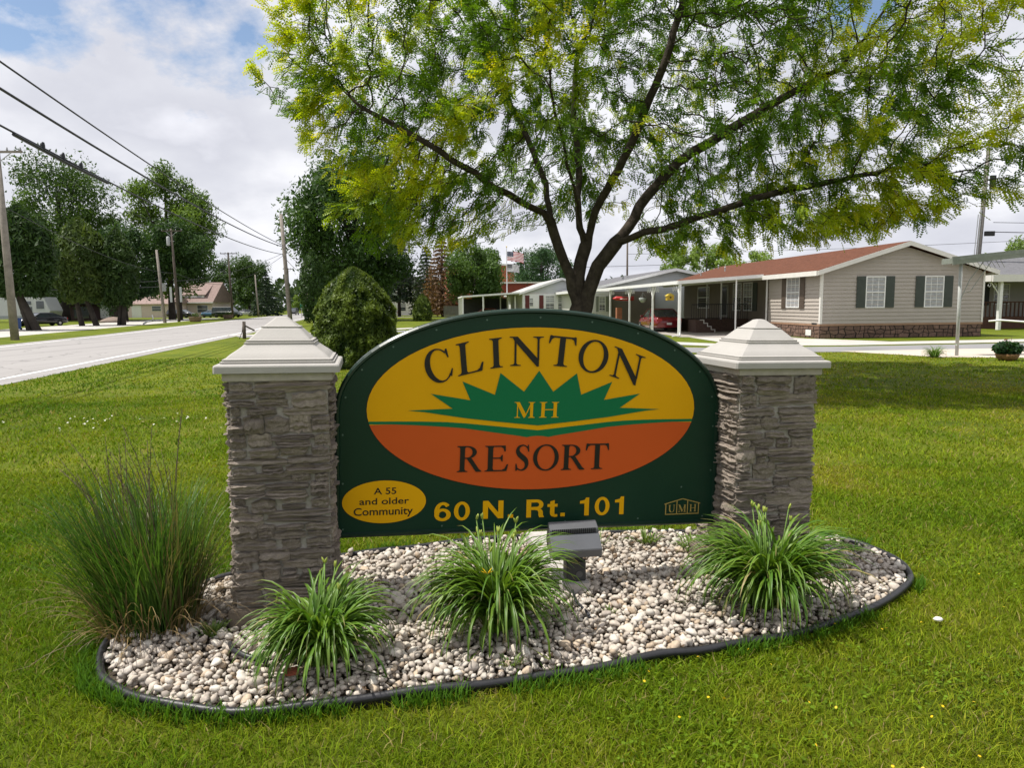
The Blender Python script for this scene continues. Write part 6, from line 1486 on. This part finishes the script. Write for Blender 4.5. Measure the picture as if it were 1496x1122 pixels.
wire([(35.9, 54.4, 6.9), (70, 52, 6.4)], .03, 'lowest wire running right from the pole behind the beige home', .2)
# guy stake by the road
GS = thing('wooden_stake', (-15.7, 42.3, 0), 'dark wooden stake with a slanting brace behind the left pillar cap', 'stake')
mb = MB(); mb.tube([(0, 0, -.1), (.02, 0, 1.02)], [.11, .10], 8); mb.build('stump', WOODD, GS, True)
mb = MB(); mb.bar((.05, 0, .78), (.62, 0, .48), .08); mb.build('brace', WOODD, GS); mb = MB(); mb.tube([(-.05, 0, .9), (-.12, 0, .4), (-.3, 0, 0)], .02, 5); mb.build('wire_loop', WIRE, GS)

# ------------------------------------------------------------------ road sign
RS = thing('road_sign', (-33.6, 118.5, 0), 'small green road sign with white lettering on two posts', 'road sign')
RG = mat('road_sign_green', (.01, .17, .085), .5, .08, 4)
mb = MB(); mb.box((-1.0, -.03, 1.55), (1.0, 0, 2.35)); pn = mb.build('panel', RG, RS)
mb = MB(); [mb.box(a, b) for a, b in (((-.97, -.034, 1.58), (.97, -.031, 1.61)), ((-.97, -.034, 2.29), (.97, -.031, 2.32)))]; mb.build('border', WHITE, pn, kind='stuff')
mb = MB()
for i, (w, h) in enumerate(((.14, .22), (.10, .15), (.14, .15), (.10, .15), (.12, .2))): mb.box((-.55+.2*i, -.035, 2.0), (-.55+.2*i+w, -.031, 2.0+h))
mb.build('lettering', WHITE, pn, kind='stuff')
for x in (-.8, .8):
    mb = MB(); mb.box((x-.04, .002, 0), (x+.04, .06, 2.3)); mb.build('post', STEEL, RS)

# ------------------------------------------------------------------ far side of the road
TAN = mat('tan_house_siding', (.58, .49, .46), .7, .06, 2); TROOF = mat('faded_tan_shingles', (.26, .19, .17), .95, .25, 3, .4, 20)
TH = thing('house', (-64.5, 146, 0), 'tan house with steep faded roof and white dormer behind the dark green van', 'house', (0, 0, R(-6)))
mb = MB(); mb.box((-4.2, 0, 0), (4.4, 8, 2.9)); mb.build('wall', TAN, TH)
mb = MB(); mb.box((-9.5, 1.5, 0), (-4.2, 7, 2.5)); mb.build('garage_wall', TAN, TH)
mb = MB(); mb.poly_prism([(-9.9, 1.0, 2.4), (-9.9, 4.2, 4.6), (-9.9, 7.4, 2.4)], (6, 0, 0)); mb.build('garage_roof', TROOF, TH)
mb = MB(); mb.poly_prism([(-4.6, -.5, 2.9), (-4.6, 4, 7.0), (-4.6, 8.5, 2.9)], (9.4, 0, 0)); mb.build('roof', TROOF, TH)
mb = MB(); mb.box((-4.3, .6, 3.15), (2.4, 3.5, 4.5)); d_ = mb.build('dormer', WHITE, TH); mb = MB(); mb.poly_prism([(-4.8, .3, 4.45), (2.9, .3, 4.45), (2.9, 4, 6.9), (-4.8, 4, 6.9)], (0, .12, -.12)); mb.build('roof', TROOF, d_)
for x in (-3.6, -1.6, .9): window(d_, x, x+1.0, 3.45, 4.2, .58, grid=(1, 1))
window(TH, -3.0, -.9, 1.2, 2.2, -.02, grid=(1, 1), glass=SHUTM); window(TH, 1.2, 3.4, .9, 2.3, -.02, grid=(1, 1), glass=GLASS)
mb = MB(); mb.box((-4.7, -.6, 2.75), (4.9, -.5, 2.95)); mb.build('fascia', WHITE, TH)
PH = thing('garage', (-72.5, 141, 0), 'low pinkish building with white door and red fence, left of the tan house', 'garage', (0, 0, R(-5)))
mb = MB(); mb.box((-6, 0, 0), (6.5, 7, 2.7)); mb.build('wall', mat('pink_wall', (.66, .54, .51), .7, .06, 2), PH); mb = MB(); mb.poly_prism([(-6.4, -.4, 2.65), (-6.4, 3.5, 4.1), (-6.4, 7.4, 2.65)], (13.3, 0, 0)); mb.build('roof', TROOF, PH)
mb = MB(); mb.box((-1.6, -.05, 0), (.4, -.002, 2.4)); mb.build('door', WHITE, PH); window(PH, 2.6, 4.4, 1.3, 2.2, -.02, grid=(1, 1), glass=GLASS)
FN = thing('red_fence', (-76.5, 139, 0), 'low red slatted fence in front of the pinkish building', 'fence')
for i in range(13):
    mb = MB(); mb.box((-2.4+.38*i, 0, 0), (-2.4+.38*i+.26, .04, .95)); mb.build('board', mat('red_fence_board', (.30, .06, .045), .8, .2, 4), FN)
for z in (.25, .7):
    mb = MB(); mb.box((-2.4, .041, z), (2.5, .08, z+.1)); mb.build('rail', MATS['red_fence_board'], FN)
RV = thing('motorhome', (-68.5, 103, 0), 'white motorhome parked behind the dark sedan', 'motorhome', (0, 0, R(-8)))
mb = MB(); mb.poly_prism([(-16, 0, .45), (2.6, 0, .45), (3.1, 0, 1.6), (2.2, 0, 3.55), (-16, 0, 3.55)], (0, 2.5, 0)); mb.build('body', mat('motorhome_white', (.45, .46, .48), .5, .05, 2), RV, bevel=.05)
for a, b, z0, z1, nm in ((1.0, 2.2, 1.9, 3.0, 'windscreen'), (-1.6, .3, 1.2, 2.2, 'window'), (-.9, .2, 2.5, 3.0, 'window'), (-8, -6.2, 1.5, 2.4, 'window'), (-13, -11, 1.5, 2.4, 'window')):
    mb = MB(); mb.box((a, -.03, z0), (b, -.002, z1)); mb.build(nm, GLASS, RV)
mb = MB(); mb.box((-16, -.02, .6), (2.6, -.001, .95)); mb.build('stripe', mat('grey_stripe', (.25, .27, .29), .6, .1, 3), RV)
DB = thing('brick_building', (-68.0, 117, 0), 'long low dark brown brick building under the cedars', 'building', (0, 0, R(-6)))
mb = MB(); mb.box((-7, 0, 0), (3.5, 2.6, 2.5)); mb.build('wall', mat('dark_brown_brick', (.075, .045, .045), .9, .25, 6, .3, 30), DB); mb = MB(); mb.box((-7.5, -.8, 2.5), (4, 3.0, 2.72)); mb.build('roof', mat('dark_flat_roof', (.06, .055, .055), .9, .2, 4), DB)
for x, w, m in ((-5.5, 1.6, WHITE), (-3, 2.6, GLASS), (1.6, 1.5, WHITE)):
    mb = MB(); mb.box((x, -.05, .3), (x+w, -.002, 2.2)); mb.build('door' if m is WHITE else 'window', m, DB)
BN = thing('recycling_bin', (-44.6, 64.6, 0), 'blue wheeled recycling bin beside the left utility pole', 'bin'); mb = MB(); mb.poly_prism([(-.28, 0, .08), (.28, 0, .08), (.34, 0, 1.0), (-.34, 0, 1.0)], (0, .6, 0)); mb.build('body', mat('blue_plastic', (.02, .08, .28), .5, .1, 5), BN)
mb = MB(); mb.box((-.37, -.05, 1.0), (.37, .68, 1.08)); mb.build('lid', MATS['blue_plastic'], BN)
for x in (-.26, .26):
    mb = MB(); mb.lathe([(.1, -.03), (.1, .03)], 10, (x, .6, .1), axis='y'); mb.build('wheel', RUBBER, BN)
def planter(loc, label):
    t = thing('planter', loc, label, 'planter', group='barrel planters by the far roadside'); mb = MB(); mb.lathe([(.62, 0), (.75, .25), (.80, .62), (.84, .66), (.70, .60)], 14); mb.build('tub', mat('clay_tub', (.28, .19, .15), .9, .2, 5), t, True)
    n = 160; B = rand_dirs(n)*rng.random((n, 1))*np.array((.55, .55, .35))+np.array((0, 0, .85)); V = quads_at(B, rng.uniform(.06, .13, n), np.array((0, 0, .6)), n); np_obj('foliage', V.reshape(-1, 3), [np.arange(n*4).reshape(-1, 4)], TLEAF, t, np.repeat(np.array((.09, .14, .04))*rng.uniform(.6, 1.5, (n, 1)), 4, 0), False, 'stuff')
planter((-41.6, 95, 0), 'clay barrel planter by the crossarm pole across the road'); planter((-46.3, 118, 0), 'clay barrel planter in front of the dark green van')
def mound(loc, r_, h, label):
    mb = MB(); mb.lathe([(r_, 0), (r_*.7, h*.5), (r_*.3, h*.9), (.05, h)], 14); o = mb.build('dirt_mound', mat('dirt', (.22, .17, .14), .95, .3, 4, .6, 12), smooth=True); o.location = loc; props(o, label, 'dirt mound')
mound((-53.5, 97, 0), 1.9, .75, 'low heap of dirt on the forecourt under the trees')
LO = thing('lawn_ornament', (-40.4, 81, 0), 'small white bent pipe figure on the grass by the far road edge', 'lawn ornament'); mb = MB(); mb.tube([(-.95, 0, .08), (-.5, 0, .34), (.0, 0, .42)], .10, 6); mb.build('body', WHITE, LO, True); mb = MB(); mb.tube([(.05, 0, .35), (.2, 0, .75), (.12, 0, 1.1)], .06, 6); mb.build('neck', WHITE, LO, True)

# ------------------------------------------------------------------ middle distance
WH = thing('house', (-24.5, 138, 0), 'tall white clapboard house behind the silver SUV', 'house', (0, 0, R(12)))
siding('wall', lambda x: 5.6, -1, 9, 0, WHITE, WH, 0, .35); mb = MB(); mb.box((-.98, .03, 0), (8.98, 9, 5.5)); mb.build('wall_core', WHITE, WH); mb = MB(); mb.poly_prism([(-1.4, -.4, 5.5), (9.4, -.4, 5.5), (4, -.4, 8.6)], (0, 10, 0)); mb.build('roof', SHINGG, WH)
for x, z in ((.6, 3.4), (3.2, 3.4), (6.2, 3.4), (3.4, .9), (6.4, .9)): window(WH, x, x+.9, z, z+1.4, -.03, grid=(1, 2))
GRG = thing('garage', (-17.6, 147, 0), 'white gabled open garage with a car inside', 'garage', (0, 0, R(4)))
mb = MB(); mb.box((-3.3, 0, 0), (-2.4, .2, 2.6)); mb.box((1.8, 0, 0), (3.3, .2, 2.6)); mb.box((-3.3, .2, 0), (-3.1, 7, 2.6)); mb.box((3.1, .2, 0), (3.3, 7, 2.6)); mb.poly_prism([(-3.3, 0, 2.6), (3.3, 0, 2.6), (0, 0, 4.3)], (0, .2, 0)); mb.box((-3.1, 6.9, 0), (3.1, 7, 2.6)); mb.build('wall', WHITE, GRG, fixn=False)
mb = MB(); mb.poly_prism([(-3.8, -.4, 2.4), (0, -.4, 4.4), (0, -.4, 4.55), (-3.8, -.4, 2.55)], (0, 7.8, 0)); mb.poly_prism([(0.001, -.4, 4.4), (3.8, -.4, 2.4), (3.8, -.4, 2.55), (0.001, -.4, 4.55)], (0, 7.8, 0)); mb.build('roof', TRIMC, GRG)
SHD = thing('shed', (-9.6, 152, 0), 'small white gabled shed above the grey board fence', 'shed', (0, 0, R(4)))
mb = MB(); mb.box((-2.2, 0, 0), (2.2, 5, 3)); mb.build('wall', WHITE, SHD); mb = MB(); mb.poly_prism([(-2.5, -.3, 2.95), (2.5, -.3, 2.95), (0, -.3, 5.0)], (0, 5.6, 0)); mb.build('roof', TRIMC, SHD)
GF = thing('board_fence', (-9.2, 108, 0), 'grey weathered board fence left of the flat carport', 'fence', (0, 0, HA)); FBD = mat('grey_fence_board', (.20, .195, .19), .9, .25, 3)
for i in range(12):
    mb = MB(); mb.box((-.9+.20*i, 0, .05), (-.9+.20*i+.17, .035, 1.75)); mb.build('board', FBD, GF)
for z in (.4, 1.3):
    mb = MB(); mb.box((-.92, .036, z), (1.5, .08, z+.1)); mb.build('rail', FBD, GF)
BRK = mat('orange_brick', (.36, .115, .060), .9, .22, 5, .3, 25)
BB = thing('brick_building', (-10.2, 132, 0), 'two-storey orange brick building behind the flags', 'building', (0, 0, R(10)))
mb = MB(); mb.box((0, 0, 0), (11, 24, 9.0)); mb.build('wall', BRK, BB)
mb = MB(); mb.box((-.2, -.2, 9.0), (11.2, 24.2, 9.3)); mb.build('cornice', TRIMC, BB); mb = MB(); mb.box((-.06, -.06, 4.1), (5.2, -.002, 4.4)); mb.build('sill_band', TRIMC, BB)
for x in (.9, 2.5, 4.1): window(BB, x, x+1.0, 4.7, 7.0, -.03, grid=(1, 2))
BL = thing('brick_building', (1.5, 122, 0), 'long low dark red brick building behind the white home', 'building', (0, 0, R(2)))
mb = MB(); mb.box((-3, 0, 0), (18, 12, 5.4)); mb.build('wall', mat('red_brick', (.25, .055, .035), .9, .22, 5, .3, 25), BL); mb = MB(); mb.box((-3.3, -.3, 5.4), (18.3, 12.3, 5.65)); mb.build('roof_edge', TRIMC, BL)
